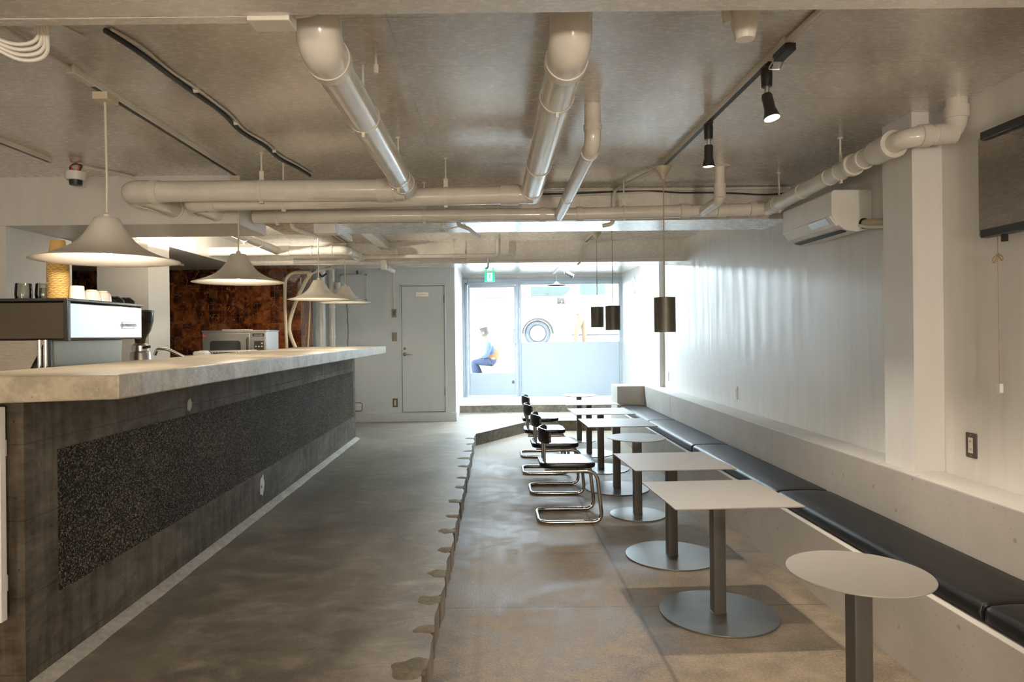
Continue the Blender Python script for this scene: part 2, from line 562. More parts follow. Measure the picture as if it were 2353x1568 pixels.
M = dict(
    floor=m_floor_low(), floor2=m_floor_high(), ceil=m_ceiling(),
    wall=m_wall('white_painted_concrete', (0.70, 0.685, 0.655)),
    wall2=m_wall('white_painted_plaster', (0.70, 0.69, 0.67), 0.25, (0.5, 0.62)),
    wall3=m_wall('daylight_tinted_plaster', (0.66, 0.725, 0.765), 0.2, (0.5, 0.62)),  # white plaster with the cool daylight tint put into its colour
    pit=m_pitted('pale_painted_pitted_concrete', (0.44, 0.41, 0.37)),
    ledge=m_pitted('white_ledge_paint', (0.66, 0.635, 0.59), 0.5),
    conc=m_boarded(),
    slab=m_conc('pale_cast_concrete', (0.35, 0.30, 0.225), 0.28, 0.42, 2.2),
    slabtop=None,
    kerb=m_conc('light_mortar', (0.36, 0.33, 0.29), 0.2, 0.8, 5),
    riser=m_conc('rough_grey_step_concrete', (0.115, 0.095, 0.066), 0.4, 0.8, 4),
    patch=m_conc('fresh_brown_mortar', (0.15, 0.125, 0.085), 0.25, 0.85, 8),
    agg=m_aggregate(), tile=m_tile(),
    pipe=plain('glossy_white_pipe_paint', (0.68, 0.655, 0.60), 0.17, bump=0.03, bscale=25, coat=0.4),
    pipe2=plain('white_fittings_paint', (0.66, 0.63, 0.57), 0.35),
    white=plain('white_satin_plastic', (0.72, 0.71, 0.68), 0.38),
    shade=plain('off_white_lamp_enamel', (0.66, 0.63, 0.57), 0.35),
    cream=plain('cream_plastic', (0.56, 0.50, 0.37), 0.45),
    cord=plain('pale_cord', (0.62, 0.58, 0.48), 0.6),
    tan=plain('tan_cord', (0.35, 0.25, 0.15), 0.7),
    black=plain('black_plastic', (0.012, 0.012, 0.012), 0.4),
    blackm=plain('black_painted_metal', (0.018, 0.017, 0.016), 0.35),
    rubber=plain('black_cable_rubber', (0.03, 0.03, 0.028), 0.5),
    vinyl=plain('black_vinyl', (0.010, 0.009, 0.009), 0.42, spec=0.2, var=0.25, scale=3, bump=0.05, bscale=9),
    leather=plain('black_leather', (0.010, 0.0095, 0.0095), 0.27, var=0.2, spec=0.35),
    chrome=m_steel('chrome_tube', (0.55, 0.545, 0.53), 0.09, (1, 1, 1), 5, 1.0, 0.03),
    taupe=m_steel('taupe_powder_coat', (0.27, 0.25, 0.222), 0.45, (1, 6, 1), 12, 0.0, 0.05),
    post=m_steel('grey_brown_steel_post', (0.095, 0.089, 0.078), 0.38, (1, 1, 0.2), 10, 0.35, 0.08),
    swirl=m_swirl(),
    steel=m_steel('brushed_steel', (0.58, 0.57, 0.55), 0.25, (1, 1, 30)),
    polished=m_steel('polished_steel', (0.50, 0.51, 0.53), 0.20, (1, 1, 1), 3, 1.0, 0.02),
    plat=m_conc('pale_entrance_paint', (0.62, 0.60, 0.57), 0.08, 0.5, 3),
    bsteel=m_steel('dark_reflection_steel', (0.11, 0.095, 0.07), 0.33, (1, 1, 30)),  # reflection of dark surroundings put into the steel's colour
    dsteel=m_steel('dark_brushed_steel', (0.40, 0.365, 0.32), 0.27, (1, 1, 30), 20, 1.0, 0.03),
    alu=plain('cast_aluminium', (0.62, 0.62, 0.62), 0.3, 1.0),
    bronze=plain('olive_grey_lamp_metal', (0.085, 0.078, 0.062), 0.38, 0.3),
    door=plain('pale_grey_door_paint', (0.63, 0.69, 0.725), 0.42, var=0.02),
    frame=plain('pale_blue_grey_aluminium', (0.30, 0.335, 0.365), 0.4),
    panel=plain('pale_blue_grey_panel', (0.34, 0.375, 0.405), 0.45, var=0.02),
    plate=plain('bronze_switch_plate', (0.11, 0.10, 0.085), 0.35, 0.6),
    beige=plain('beige_socket', (0.62, 0.57, 0.47), 0.4),
    glass=m_glass('clear_pane'),
    cupglass=m_glass('drinking_glass', (0.80, 0.80, 0.76)),
    smoke=m_glass('brown_hopper', (0.25, 0.18, 0.12)),
    kraft=m_kraft(),
    cup=plain('kraft_cup_paper', (0.60, 0.40, 0.14), 0.65),
    china=plain('white_china', (0.78, 0.76, 0.70), 0.18),
    oven=m_steel('oven_steel', (0.46, 0.45, 0.43), 0.33, (1, 1, 20)),
    ovglass=plain('dark_oven_glass', (0.02, 0.022, 0.02), 0.1),
    red=plain('red_enamel', (0.5, 0.03, 0.02), 0.4),
    green=None,
    hose=plain('beige_rubber_hose', (0.55, 0.50, 0.36), 0.45),
    grey=plain('grey_lettering', (0.30, 0.29, 0.33), 0.5),
)

def m_slabtop():
    t = NT('smooth_sealed_concrete_top')
    a = t.noise(2.2, detail=8, rough=0.62)
    c = t.ramp(a, (0.4, (0.40, 0.345, 0.255)), (0.6, (0.54, 0.48, 0.375)))
    return t.fin(c, t.ramp(a, (0.3, 0.3), (0.7, 0.5)), bump=t.noise(30, detail=4), strength=0.08)
M['slabtop'] = m_slabtop()
M['green'] = emit('exit_sign_green', (0.0, 0.50, 0.22), 0.9)
M['signwhite'] = emit('exit_sign_white', (0.9, 1.0, 0.95), 1.0)

CE = 2.647      # ceiling height
RF = 0.155      # raised floor
PF = 0.276      # entrance platform

# ------------------------------------------------------------------ the room shell
b = MB().box(-6.3, 2.9, -3.8, 13.4, -0.3, 0.0)
struct(b.build('floor', M['floor'], smooth=False))

# raised floor with its ragged edge
edge = []
yy = -3.8
k = 0
notch = [1.9, 2.35, 2.72, 3.08, 3.42, 3.80, 4.22, 4.62, 5.0, 5.45, 5.95, 6.35, 6.9, 7.35, 7.8, 8.3, 8.75]
def ex(y):
    return -0.275 + 0.045 * max(0, y - 3.0) / 6.15
def ewob(y):
    return 0.006 * math.sin(y * 9.1) + 0.004 * math.sin(y * 23.0)
edge.append((ex(-3.8), -3.8))
y = 1.0
while y < 9.1:
    d = min(abs(y - n) for n in notch)
    edge.append((ex(y) + ewob(y) - (0.020 if d < 0.045 else 0.0), y))
    y += 0.03
edge += [(-0.225, 9.15), (-0.05, 9.43), (0.15, 9.76), (0.515, 10.35), (0.8, 10.41), (1.1, 10.46), (1.8, 10.45), (2.9, 10.45)]
poly = edge + [(2.9, 13.4), (-6.3, 13.4), (-6.3, -3.8)]
fl2 = struct(MB().prism(poly, 0.0, RF, 'z').build('floor', M['floor2'], smooth=False))
def blob(cx, cy, z, rx, ry, h, mat, name, parent, seed):
    r = random.Random(seed)
    ph = [r.uniform(0, 6.28) for _ in range(4)]
    n = 22
    ring, inner = [], []
    for k in range(n):
        a = 2 * math.pi * k / n
        q = 1 + 0.16 * math.sin(2 * a + ph[0]) + 0.12 * math.sin(3 * a + ph[1]) + 0.09 * math.sin(5 * a + ph[2])
        px = min(cx + rx * q * math.cos(a), ex(cy) + 0.004)
        ring.append((px, cy + ry * q * math.sin(a), z))
        inner.append((min(cx + 0.75 * rx * q * math.cos(a), ex(cy)), cy + 0.75 * ry * q * math.sin(a), z + h))
    m = MB().add(ring + inner, [tuple(range(n))[::-1], tuple(range(n, 2 * n))] + [(k, (k + 1) % n, n + (k + 1) % n, n + k) for k in range(n)])
    return m.build(name, mat, parent)
for i, ny in enumerate(notch):
    s = rnd.uniform(0.75, 1.25) * (1.25 if ny < 2.8 else 1.0)
    blob(ex(ny) - 0.045 * s, ny, RF, 0.06 * s, 0.065 * s, 0.004, M['patch'], 'mortar_patch', fl2, i)
    # the patch runs down the riser
    MB().box(ex(ny) - 0.018, ex(ny) + 0.002, ny - 0.04 * s, ny + 0.04 * s, 0.03, RF - 0.002).build('mortar_drip', M['riser'], fl2)

# rough riser facing along the diagonal end of the lower floor
ri = MB()
rp = [(-0.226, 9.148), (-0.05, 9.428), (0.15, 9.758), (0.515, 10.348), (0.8, 10.408), (1.1, 10.458), (1.80, 10.448)]
for (x0, y0), (x1, y1) in zip(rp, rp[1:]):
    d = Vector((x1 - x0, y1 - y0, 0)).normalized()
    n = Vector((d.y, -d.x, 0)) * 0.012
    ri.add([(x0, y0, 0), (x1, y1, 0), (x1 + n.x, y1 + n.y, 0), (x0 + n.x, y0 + n.y, 0),
            (x0, y0, RF + .001), (x1, y1, RF + .001), (x1 + n.x, y1 + n.y, RF + .001), (x0 + n.x, y0 + n.y, RF + .001)],
           [(3, 2, 1, 0), (4, 5, 6, 7), (0, 1, 5, 4), (1, 2, 6, 5), (2, 3, 7, 6), (3, 0, 4, 7)])
ri.build('step_riser', M['riser'], fl2, smooth=False)

# entrance platform
pf = struct(MB().box(-0.556, 2.6, 11.66, 13.37, RF, PF).build('floor', M['plat'], smooth=False))
MB().box(-0.555, 2.55, 11.645, 11.66, RF, PF + .001).build('step_riser', M['riser'], pf, smooth=False)

struct(MB().box(-6.3, 2.9, -3.8, 13.6, CE, CE + 0.3).build('ceiling', M['ceil'], smooth=False))

def wall(name, *a, mat='wall'):
    return struct(MB().box(*a).build(name, M[mat], smooth=False))
wall('wall_right', 2.417, 2.9, -3.8, 9.57, 0, CE)
wall('wall_right', 2.357, 2.9, 9.57, 10.75, 0.7237, CE)
wall('wall_right', 2.56, 2.9, 10.75, 13.4, 0, CE)
wall('wall_rear', -6.3, 2.9, -4.0, -3.8, 0, CE, mat='wall2')
wall('wall_left', -6.3, -3.49, 4.92, 5.69, 0, 2.300, mat='wall2')
wall('wall_left', -4.6, -4.3, -3.8, 4.92, 0, CE, mat='wall2')
wall('wall_left', -6.5, -6.3, -3.8, 9.6, 0, CE, mat='wall2')
wall('wall_back', -6.3, -2.49, 8.95, 9.54, 0, CE, mat='tile')
# wall with the door
wall('wall_back', -2.95, -1.405, 10.53, 10.75, 0, CE, mat='wall3')
wall('wall_back', -0.70, -0.556, 10.53, 10.75, 0, CE, mat='wall3')
wall('wall_back', -1.405, -0.70, 10.53, 10.75, 2.27, CE, mat='wall3')
wall('wall_back', -1.405, -0.70, 10.53, 10.75, 0, 0.297, mat='wall3')
wall('wall_back', -1.405, -0.70, 10.72, 10.75, 0.297, 2.27, mat='wall2')
wall('wall_left', -2.95, -2.75, 9.54, 10.53, 0, CE, mat='wall2')
wall('wall_left', -0.75, -0.556, 10.75, 13.4, 0, CE, mat='wall2')
struct(MB().box(-2.7, -0.545, 10.512, 10.53, RF, 0.292).build('baseboard_back', M['door'], bevel=0.003))

# beams and dropped soffits
wall('ceiling_beam', -6.3, 2.417, 1.15, 1.92, 2.386, CE, mat='ceil')
wall('ceiling_beam', -1.815, 2.417, 5.475, 6.02, 2.386, CE, mat='ceil')
wall('ceiling_beam', -3.135, 2.417, 8.50, 9.0, 2.375, CE, mat='ceil')
wall('soffit', -6.3, -1.815, 4.90, 5.53, 2.300, CE, mat='wall')
wall('soffit', -6.3, -3.135, 5.69, 8.95, 2.375, CE, mat='wall')
wall('column', 2.256, 2.417, 3.647, 3.92, 0.722, CE, mat='wall2')
wall('column', -3.605, -3.135, 6.25, 6.66, 0, 2.375, mat='wall2')
# front facade
wall('wall_front', -9, -0.556, 13.40, 13.66, 0, 6, mat='wall2')
wall('wall_front', 2.57, 9, 13.40, 13.66, 0, 6, mat='wall2')
wall('wall_front', -0.556, 2.57, 13.40, 13.66, 2.58, 6, mat='wall2')

# ------------------------------------------------------------------ white door
FM = M['door']
dr = struct(MB().box(-1.378, -0.727, 10.545, 10.585, 0.305, 2.245).build('door_1', FM, bevel=0.002))
MB().box(-1.405, -1.385, 10.522, 10.6, 0.297, 2.27).box(-0.720, -0.70, 10.522, 10.6, 0.297, 2.27).box(-1.405, -0.70, 10.522, 10.6, 2.252, 2.27).build('door_frame', FM, dr, bevel=0.002)
MB().box(-1.385, -0.720, 10.60, 10.61, 0.297, 2.26).build('door_gap', M['black'], dr)
h = MB().cyl((-1.34, 10.545, 1.195), (-1.34, 10.53, 1.195), 0.026).tube(fillet([(-1.34, 10.54, 1.195), (-1.34, 10.50, 1.195), (-1.22, 10.50, 1.19)], 0.015), 0.009)
h.build('door_handle', M['chrome'], dr)
MB().cyl((-1.34, 10.545, 1.285), (-1.34, 10.535, 1.285), 0.020).build('lock_cylinder', M['chrome'], dr)
for hz in (0.62, 2.04):
    MB().box(-0.730, -0.716, 10.534, 10.548, hz - 0.065, hz + 0.065).build('hinge', M['blackm'], dr)
sg = MB().box(-1.155, -0.965, 10.538, 10.546, 2.085, 2.150).build('sign_plate', M['oven'], dr, bevel=0.001)
for i in range(7):
    MB().box(-1.115 + i * 0.0165, -1.103 + i * 0.0165, 10.536, 10.5385, 2.110, 2.122).build('letter_stroke', M['grey'], sg)

# ------------------------------------------------------------------ glazed shopfront
Y0, Y1 = 13.34, 13.42
w1 = struct(MB().box(-0.556, -0.46, Y0, Y1, PF, 2.577).box(0.50, 0.585, Y0, Y1, PF, 2.577).box(2.50, 2.565, Y0, Y1, PF, 2.577)
            .box(-0.46, 0.50, Y0, Y1, 2.455, 2.577).box(0.585, 2.50, Y0, Y1, 2.455, 2.577).build('window_1', M['frame'], bevel=0.006))
MB().box(-0.50, -0.46, Y0 - 0.02, Y0 + .02, PF, 2.50).box(-0.50, 0.56, Y0 - 0.02, Y0 + .02, 2.47, 2.50).box(0.54, 0.565, Y0 - 0.02, Y0 + .02, PF, 2.50).box(0.565, 2.53, Y0 - 0.02, Y0 + .02, 2.51, 2.53).build('trim_strip', M['frame'], w1, bevel=0.004)
MB().box(0.585, 2.50, 13.36, 13.40, PF, 1.327).build('lower_panel', M['panel'], w1, bevel=0.003)
MB().box(0.585, 2.50, 13.378, 13.384, 1.327, 2.455).build('pane', M['glass'], w1)
d2 = struct(MB().box(-0.455, -0.415, 13.355, 13.40, 0.30, 2.45).box(0.455, 0.495, 13.355, 13.40, 0.30, 2.45).box(-0.415, 0.455, 13.355, 13.40, 2.405, 2.45)
            .box(-0.415, 0.455, 13.358, 13.398, 0.30, 0.73).build('door_2', M['panel'], bevel=0.004))
MB().box(-0.415, 0.455, 13.375, 13.381, 0.73, 2.405).build('pane', M['glass'], d2)
MB().box(0.42, 0.485, 13.30, 13.356, 1.30, 1.60).build('push_plate', M['frame'], d2, bevel=0.008)
MB().cyl((0.42, 13.355, 0.56), (0.42, 13.335, 0.56), 0.025).build('lock_cylinder', M['chrome'], d2)

# ------------------------------------------------------------------ concrete bench with its ledge, cushions
bn = thing('concrete_bench', 'long pale concrete bench cast along the right wall under the cushions', 'bench', (1.8, 0, 0))
def L(x0, x1, y0, y1, z0, z1):
    return MB().box(x0 - 1.8, x1 - 1.8, y0, y1, z0, z1)
L(1.798, 2.19, -3.8, 9.81, 0, 0.375).build('seat_base', M['pit'], bn, smooth=False)
lb = L(2.19, 2.417, -3.8, 10.3, 0, 0.722).build('back_ledge', M['pit'], bn, bevel=0.004)
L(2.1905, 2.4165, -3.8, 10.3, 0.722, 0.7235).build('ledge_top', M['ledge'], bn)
L(1.80, 2.19, 9.81, 10.3, 0, 0.722).build('end_arm', M['pit'], bn, bevel=0.004)
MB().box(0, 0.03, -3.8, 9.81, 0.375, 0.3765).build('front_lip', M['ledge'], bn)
for jy, zz in ((5.35, 0.70), (2.0, .7), (8.4, .7)):
    L(2.1885, 2.19, jy, jy + 0.004, 0.40, zz).build('joint_line', M['kerb'], bn)
for (py, pz) in ((2.05, 0.16), (3.35, 0.27), (5.1, .26), (6.8, .24)):
    MB().lathe([(0.014, 0), (0.02, 0.003)], (0, 0, 0), 14).build('form_tie_hole', M['kerb'], bn, loc=(-0.0035, py, pz)).rotation_euler = (0, R(90), 0)

cb = [0.72, 2.56, 4.42, 6.27, 8.06, 9.80]
clab = ['black vinyl bench cushion nearest the camera, cut off by the frame edge',
        'black vinyl bench cushion beside the nearest square table',
        'black vinyl bench cushion just beyond the round column, third from the camera',
        'black vinyl bench cushion in the middle distance, second from the concrete end arm',
        'black vinyl bench cushion touching the concrete end arm by the entrance']
clab[2] = 'third black vinyl bench cushion from the camera, beside the mid-row round table'
for i in range(5):
    ln = cb[i + 1] - cb[i] - 0.006
    t = thing('bench_cushion', clab[i], 'cushion', (1.832, cb[i] + 0.003, 0.3765), 0, 'black cushions along the bench')
    m = MB()
    nx, ny = 10, 24
    pr = [(0.0, 0.012), (0.0, 0.05), (0.008, 0.066), (0.025, 0.075), (0.09, 0.080), (0.18, 0.082), (0.27, 0.080), (0.335, 0.074), (0.352, 0.06), (0.355, 0.012), (0.34, 0.0), (0.015, 0.0)]
    ys = [0.0, 0.008, 0.03, 0.1, ln * .25, ln * .5, ln * .75, ln - 0.1, ln - 0.03, ln - 0.008, ln]
    sc = [0.90, 0.96, 0.99, 1, 1, 1, 1, 1, .99, .96, .90]
    vs = []
    for yv, s_ in zip(ys, sc):
        for (px, pz) in pr:
            vs.append((0.178 + (px - 0.178) * (0.97 + 0.03 * (s_ - .9) * 10), yv, pz * s_))
    n = len(pr)
    fs = [tuple(range(n))[::-1], tuple((len(ys) - 1) * n + k for k in range(n))]
    for a in range(len(ys) - 1):
        for k in range(n):
            fs.append((a * n + k, a * n + (k + 1) % n, (a + 1) * n + (k + 1) % n, (a + 1) * n + k))
    m.add(vs, fs).build('pad', M['vinyl'], t)
    MB().tube([(0.006, 0.01, 0.012), (0.0, 0.012, 0.04), (0.006, 0.012, 0.063), (0.03, 0.014, 0.072)], 0.004, 8).build('seam', M['black'], t)

# ------------------------------------------------------------------ bar counter
bc = thing('concrete_counter', 'long dark cast-concrete bar front with a pebble-aggregate panel', 'bar counter', (-1.765, 2.57, RF))
def LC(x0, x1, y0, y1, z0, z1):
    return MB().box(x0 + 1.765, x1 + 1.765, y0 - 2.57, y1 - 2.57, z0 - RF, z1 - RF)
# base wall built round the recessed panel
f = LC(-1.765, -1.95, 2.57, 8.82, RF, 0.455)
f = MB()
for a in ((-1.95, -1.765, 2.57, 8.82, RF, 0.457), (-1.95, -1.765, 2.57, 8.82, 1.035, 1.257), (-1.95, -1.765, 2.57, 2.768, 0.457, 1.035), (-1.95, -1.765, 8.70, 8.82, 0.457, 1.035)):
    f.box(a[0] + 1.765, a[1] + 1.765, a[2] - 2.57, a[3] - 2.57, a[4] - RF, a[5] - RF)
f.build('base_wall', M['conc'], bc, smooth=False)
LC(-1.95, -1.7655, 2.768, 8.70, 0.457, 1.035).build('aggregate_panel', M['agg'], bc, smooth=False)
kb = MB()
ns = 80
vs = []
for i in range(ns + 1):
    yv = 6.25 * i / ns
    wv = 0.056 + 0.0018 * math.sin(i * 1.7) + 0.002 * math.sin(i * 0.6)
    vs += [(0, yv, 0), (wv, yv, 0), (wv * 0.9, yv, 0.008), (0, yv, 0.028)]
fs = [(0, 1, 2, 3), (ns * 4 + 3, ns * 4 + 2, ns * 4 + 1, ns * 4)]
for i in range(ns):
    for k in range(4):
        fs.append((i * 4 + k, i * 4 + (k + 1) % 4, i * 4 + 4 + (k + 1) % 4, i * 4 + 4 + k))
kb.add(vs, fs).build('mortar_kerb', M['kerb'], bc)
for (py, pz, r_) in ((2.66, 1.0, .014), (2.67, .66, .012), (3.35, .33, .012), (3.9, .36, .012), (4.5, .36, .012), (5.2, .34, .012), (6.0, .36, .013), (7.0, .36, .012), (7.9, .36, .012), (8.5, .36, .012)):
    o = MB().lathe([(r_ * .6, 0), (r_, 0.002)], (0, 0, 0), 14).build('form_tie_hole', M['black'] if pz < .5 else M['riser'], bc, loc=(0.001, py - 2.57, pz - RF))
    o.rotation_euler = (0, R(90), 0)
blobp = MB()
n = 20
ring = []
for k in range(n):
    a = 2 * math.pi * k / n
    q = 1 + .12 * math.sin(2 * a + 1) + .10 * math.sin(5 * a + 2) + .06 * math.sin(7 * a)
    ring.append((0.045 * q * math.cos(a), 0.085 * q * math.sin(a)))
blobp.prism([(5.22 - 2.57 + 0.16 * a, 0.345 - RF + 0.95 * b_) for a, b_ in [(p[0] * 6, p[1]) for p in ring]], 0.0, 0.002, 'x').build('filler_smear', M['ledge'], bc)
blobp = MB().prism([(3.98 - 2.57 + a * .6, 1.09 - RF + b_ * .45) for a, b_ in ring], 0.0, 0.002, 'x')
blobp.build('filler_smear', M['kerb'], bc)

ct = thing('concrete_countertop', 'thick pale cast-concrete countertop overhanging the dark bar front', 'countertop', (-1.37, 2.51, 1.257))
# plan with a tapering back edge and slightly irregular front arris
front = []
for i in range(41):
    t_ = i / 40
    front.append((0.004 * math.sin(i * 2.1) + 0.003 * math.sin(i * .9), 6.36 * t_))
front[0] = (0, 0.0)
back = [(-2.49 + 1.37, 6.36), (-2.30 + 1.37, 3.8), (-2.14 + 1.37, 1.5), (-2.06 + 1.37, 0.0), (-2.06 + 1.37, -0.06)]
plan = front + back
n = len(plan)
def zl(x):
    return -0.012 * min(1, max(0, -x / 0.5))
vs = [(x, yv, (zl(x) if yv < 0.01 else 0.0)) for x, yv in plan] + [(x, yv, 0.091) for x, yv in plan]
MB().add(vs, [tuple(range(n))[::-1]] + [(i, (i + 1) % n, n + (i + 1) % n, n + i) for i in range(n)] + [tuple(range(n, 2 * n))]).build('slab', M['slab'], ct, smooth=False, bevel=0.006)
ins = [(x - 0.008, yv) for x, yv in front] + [(x + 0.005, yv) for x, yv in back]
ins = [(x, min(max(yv, 0.008) if i < 41 else yv, 6.352)) for i, (x, yv) in enumerate(ins)]
ins[-1] = (ins[-1][0], -0.05)
MB().prism(ins, 0.0905, 0.0918, 'z').build('sealed_top', M['slabtop'], ct, smooth=False)

# lower worktop behind the counter
wt = thing('work_counter', 'low steel work counter running behind the concrete bar', 'counter', (-2.75, 2.6, RF))
MB().prism([(0.60, 0.0), (0.50, 2.4), (0.38, 4.4), (0.22, 5.6), (-0.36, 5.6), (-0.36, 0.0)], 0.955, 0.995, 'z').build('worktop', M['steel'], wt, bevel=0.003)
MB().prism([(0.55, 0.05), (0.45, 2.4), (0.33, 4.4), (0.18, 5.55), (-0.34, 5.55), (-0.34, 0.05)], 0.0, 0.955, 'z').build('cabinet_body', M['oven'], wt)

# staff gate at the counter's near end
gt = thing('swing_gate', 'white slatted staff gate at the near end of the bar', 'gate', (-1.79, 2.50, 0.45))
for i in range(5):
    x1 = -i * 0.155
    MB().box(x1 - 0.150, x1, -0.02 - (0.018 if i else 0), 0.012, (0.0 if i == 0 else -0.012), 0.785).build('slat', M['white'], gt, bevel=0.003)
for rz_ in (0.1, 0.6):
    MB().box(-0.76, -0.01, 0.012, 0.03, rz_, rz_ + 0.06).build('rail', M['white'], gt)

# ------------------------------------------------------------------ tables
def square_tube(m, w, z0, z1, r=0.006):
    return m.prism(rrect(w, w, r, 4), z0, z1, 'z')
def table(x, y, square, label, rz=0.0):
    g = 'square steel cafe tables' if square else 'round steel cafe tables'
    t = thing('cafe_table', label, 'table', (x, y, 0), rz, g)
    if square:
        MB().prism(rrect(0.640, 0.612, 0.006, 3), 0.627, 0.633, 'z').build('tabletop', M['taupe'], t, bevel=0.001)
        br, pw = 0.302, 0.066
    else:
        MB().lathe([(0.0, 0.627), (0.235, 0.627), (0.2365, 0.630), (0.235, 0.633), (0.0, 0.633)], n=72).build('tabletop', M['taupe'], t)
        br, pw = 0.222, 0.066
    square_tube(MB(), pw, 0.008, 0.627).build('post', M['post'], t)
    p = MB().lathe([(0.0, 0.0), (br, 0.0), (br + 0.001, 0.004), (br, 0.008), (0.0, 0.008)], n=72).build('base_plate', M['swirl'], t)
    MB().box(-0.12, 0.12, -0.03, 0.03, 0.621, 0.627).build('bracket', M['post'], t)
    MB().tube(fillet([(-pw / 2, -pw / 2, 0.009), (pw / 2, -pw / 2, 0.009), (pw / 2, pw / 2, 0.009), (-pw / 2, pw / 2, 0.009)], 0.006, 3, True), 0.003, 6, closed=True).build('weld_bead', M['post'], p)
    return t
table(1.284, 2.405, False, 'round steel cafe table nearest the camera, cut off below by the frame', R(2))
table(1.181, 3.60, True, 'square steel cafe table closest to the camera, behind the front round table', R(2.6))
table(1.184, 4.535, True, 'second square steel cafe table from the camera', R(2.6))
table(1.178, 5.57, False, 'round steel cafe table in the middle of the row, beside the nearest chair', R(2))
table(1.184, 6.52, True, 'square steel cafe table just beyond the mid-row round table', R(1.5))
table(1.186, 7.48, True, 'square steel cafe table, second beyond the mid-row round table', R(1.5))
table(1.196, 8.45, True, 'farthest square steel cafe table, beside the chair nearest the entrance', R(1.5))
table(1.205, 9.47, False, 'farthest round steel cafe table, next to the concrete end arm', R(1))

# ------------------------------------------------------------------ cantilever chairs
def make_chair(label):
    t = thing('cantilever_chair', label, 'chair', (0, 0, 0), 0, 'black cantilever chairs along the step side')
    p = []
    w = 0.205
    side = [(-0.20, 0.413), (0.205, 0.413), (0.245, 0.0152), (-0.245, 0.0152)]
    pts = [(x, -w, z) for x, z in side] + [(x, w, z) for x, z in side[::-1]]
    MB().tube(fillet(pts, 0.085, 8), 0.0150, 14).build('frame', M['chrome'], t)
    # seat
    prof = rrect(0.44, 0.43, 0.10, 8)
    m = MB()
    n = len(prof)
    lev = [(0.93, 0.428), (0.985, 0.434), (1.0, 0.452), (0.985, 0.468), (0.93, 0.474), (0.6, 0.470), (0.25, 0.466)]
    vs = []
    for s_, z in lev:
        for (x, yv) in prof:
            vs.append((x * s_ - 0.014, yv * s_, z + 0.008 * (1 if x > 0.15 else 0) * 0))
    fs = [tuple(range(n))[::-1], tuple((len(lev) - 1) * n + k for k in range(n))]
    for a in range(len(lev) - 1):
        for k in range(n):
            fs.append((a * n + k, a * n + (k + 1) % n, (a + 1) * n + (k + 1) % n, (a + 1) * n + k))
    m.add(vs, fs).build('seat', M['leather'], t)
    for sy in (-1, 1):
        MB().tube(fillet([(-0.06, sy * 0.10, 0.432), (-0.192, sy * 0.10, 0.432), (-0.195, sy * 0.10, 0.60), (-0.195, sy * 0.10, 0.700)], 0.02, 6), 0.011, 12).build('back_post', M['chrome'], t)
        MB().lathe([(0, 0), (0.012, 0.0), (0.012, 0.006), (0, 0.006)], (0.02, sy * 0.205, 0.0), 12).build('glide', M['black'], t)
    # curved backrest
    vs, fs = [], []
    na, nz = 18, 6
    for j, rr in enumerate((0.0, 0.020)):
        for i in range(na + 1):
            a = -1 + 2 * i / na
            for k in range(nz + 1):
                zt = -1 + 2 * k / nz
                hh = 0.056 * (1 - 0.35 * abs(a) ** 8)
                xx = -0.220 - rr * (1 - abs(zt) ** 4 * .4) + 0.072 * abs(a) ** 1.8
                vs.append((xx, 0.205 * a, 0.675 + hh * zt))
    st = (na + 1) * (nz + 1)
    for i in range(na):
        for k in range(nz):
            q = (i * (nz + 1) + k, i * (nz + 1) + k + 1, (i + 1) * (nz + 1) + k + 1, (i + 1) * (nz + 1) + k)
            fs.append(q)
            fs.append(tuple(st + v for v in q[::-1]))
    for i in range(na):
        for k in (0, nz):
            a, b_ = i * (nz + 1) + k, (i + 1) * (nz + 1) + k
            fs.append((a, b_, st + b_, st + a))
    for k in range(nz):
        for i in (0, na):
            a, b_ = i * (nz + 1) + k, i * (nz + 1) + k + 1
            fs.append((a, b_, st + b_, st + a))
    MB().add(vs, fs).build('backrest', M['leather'], t)
    return t
ch = make_chair('black cantilever chair with chrome frame nearest the camera')
ch.location = (0.605, 5.52, 0)
for (x, yv, lab) in ((0.60, 6.49, 'second black cantilever chair from the camera'),
                     (0.575, 7.40, 'third black cantilever chair from the camera'),
                     (0.60, 8.40, 'black cantilever chair farthest back, nearest the entrance step')):
    c = copy_tree(ch)
    c.location = (x, yv, 0)
    c['label'] = lab

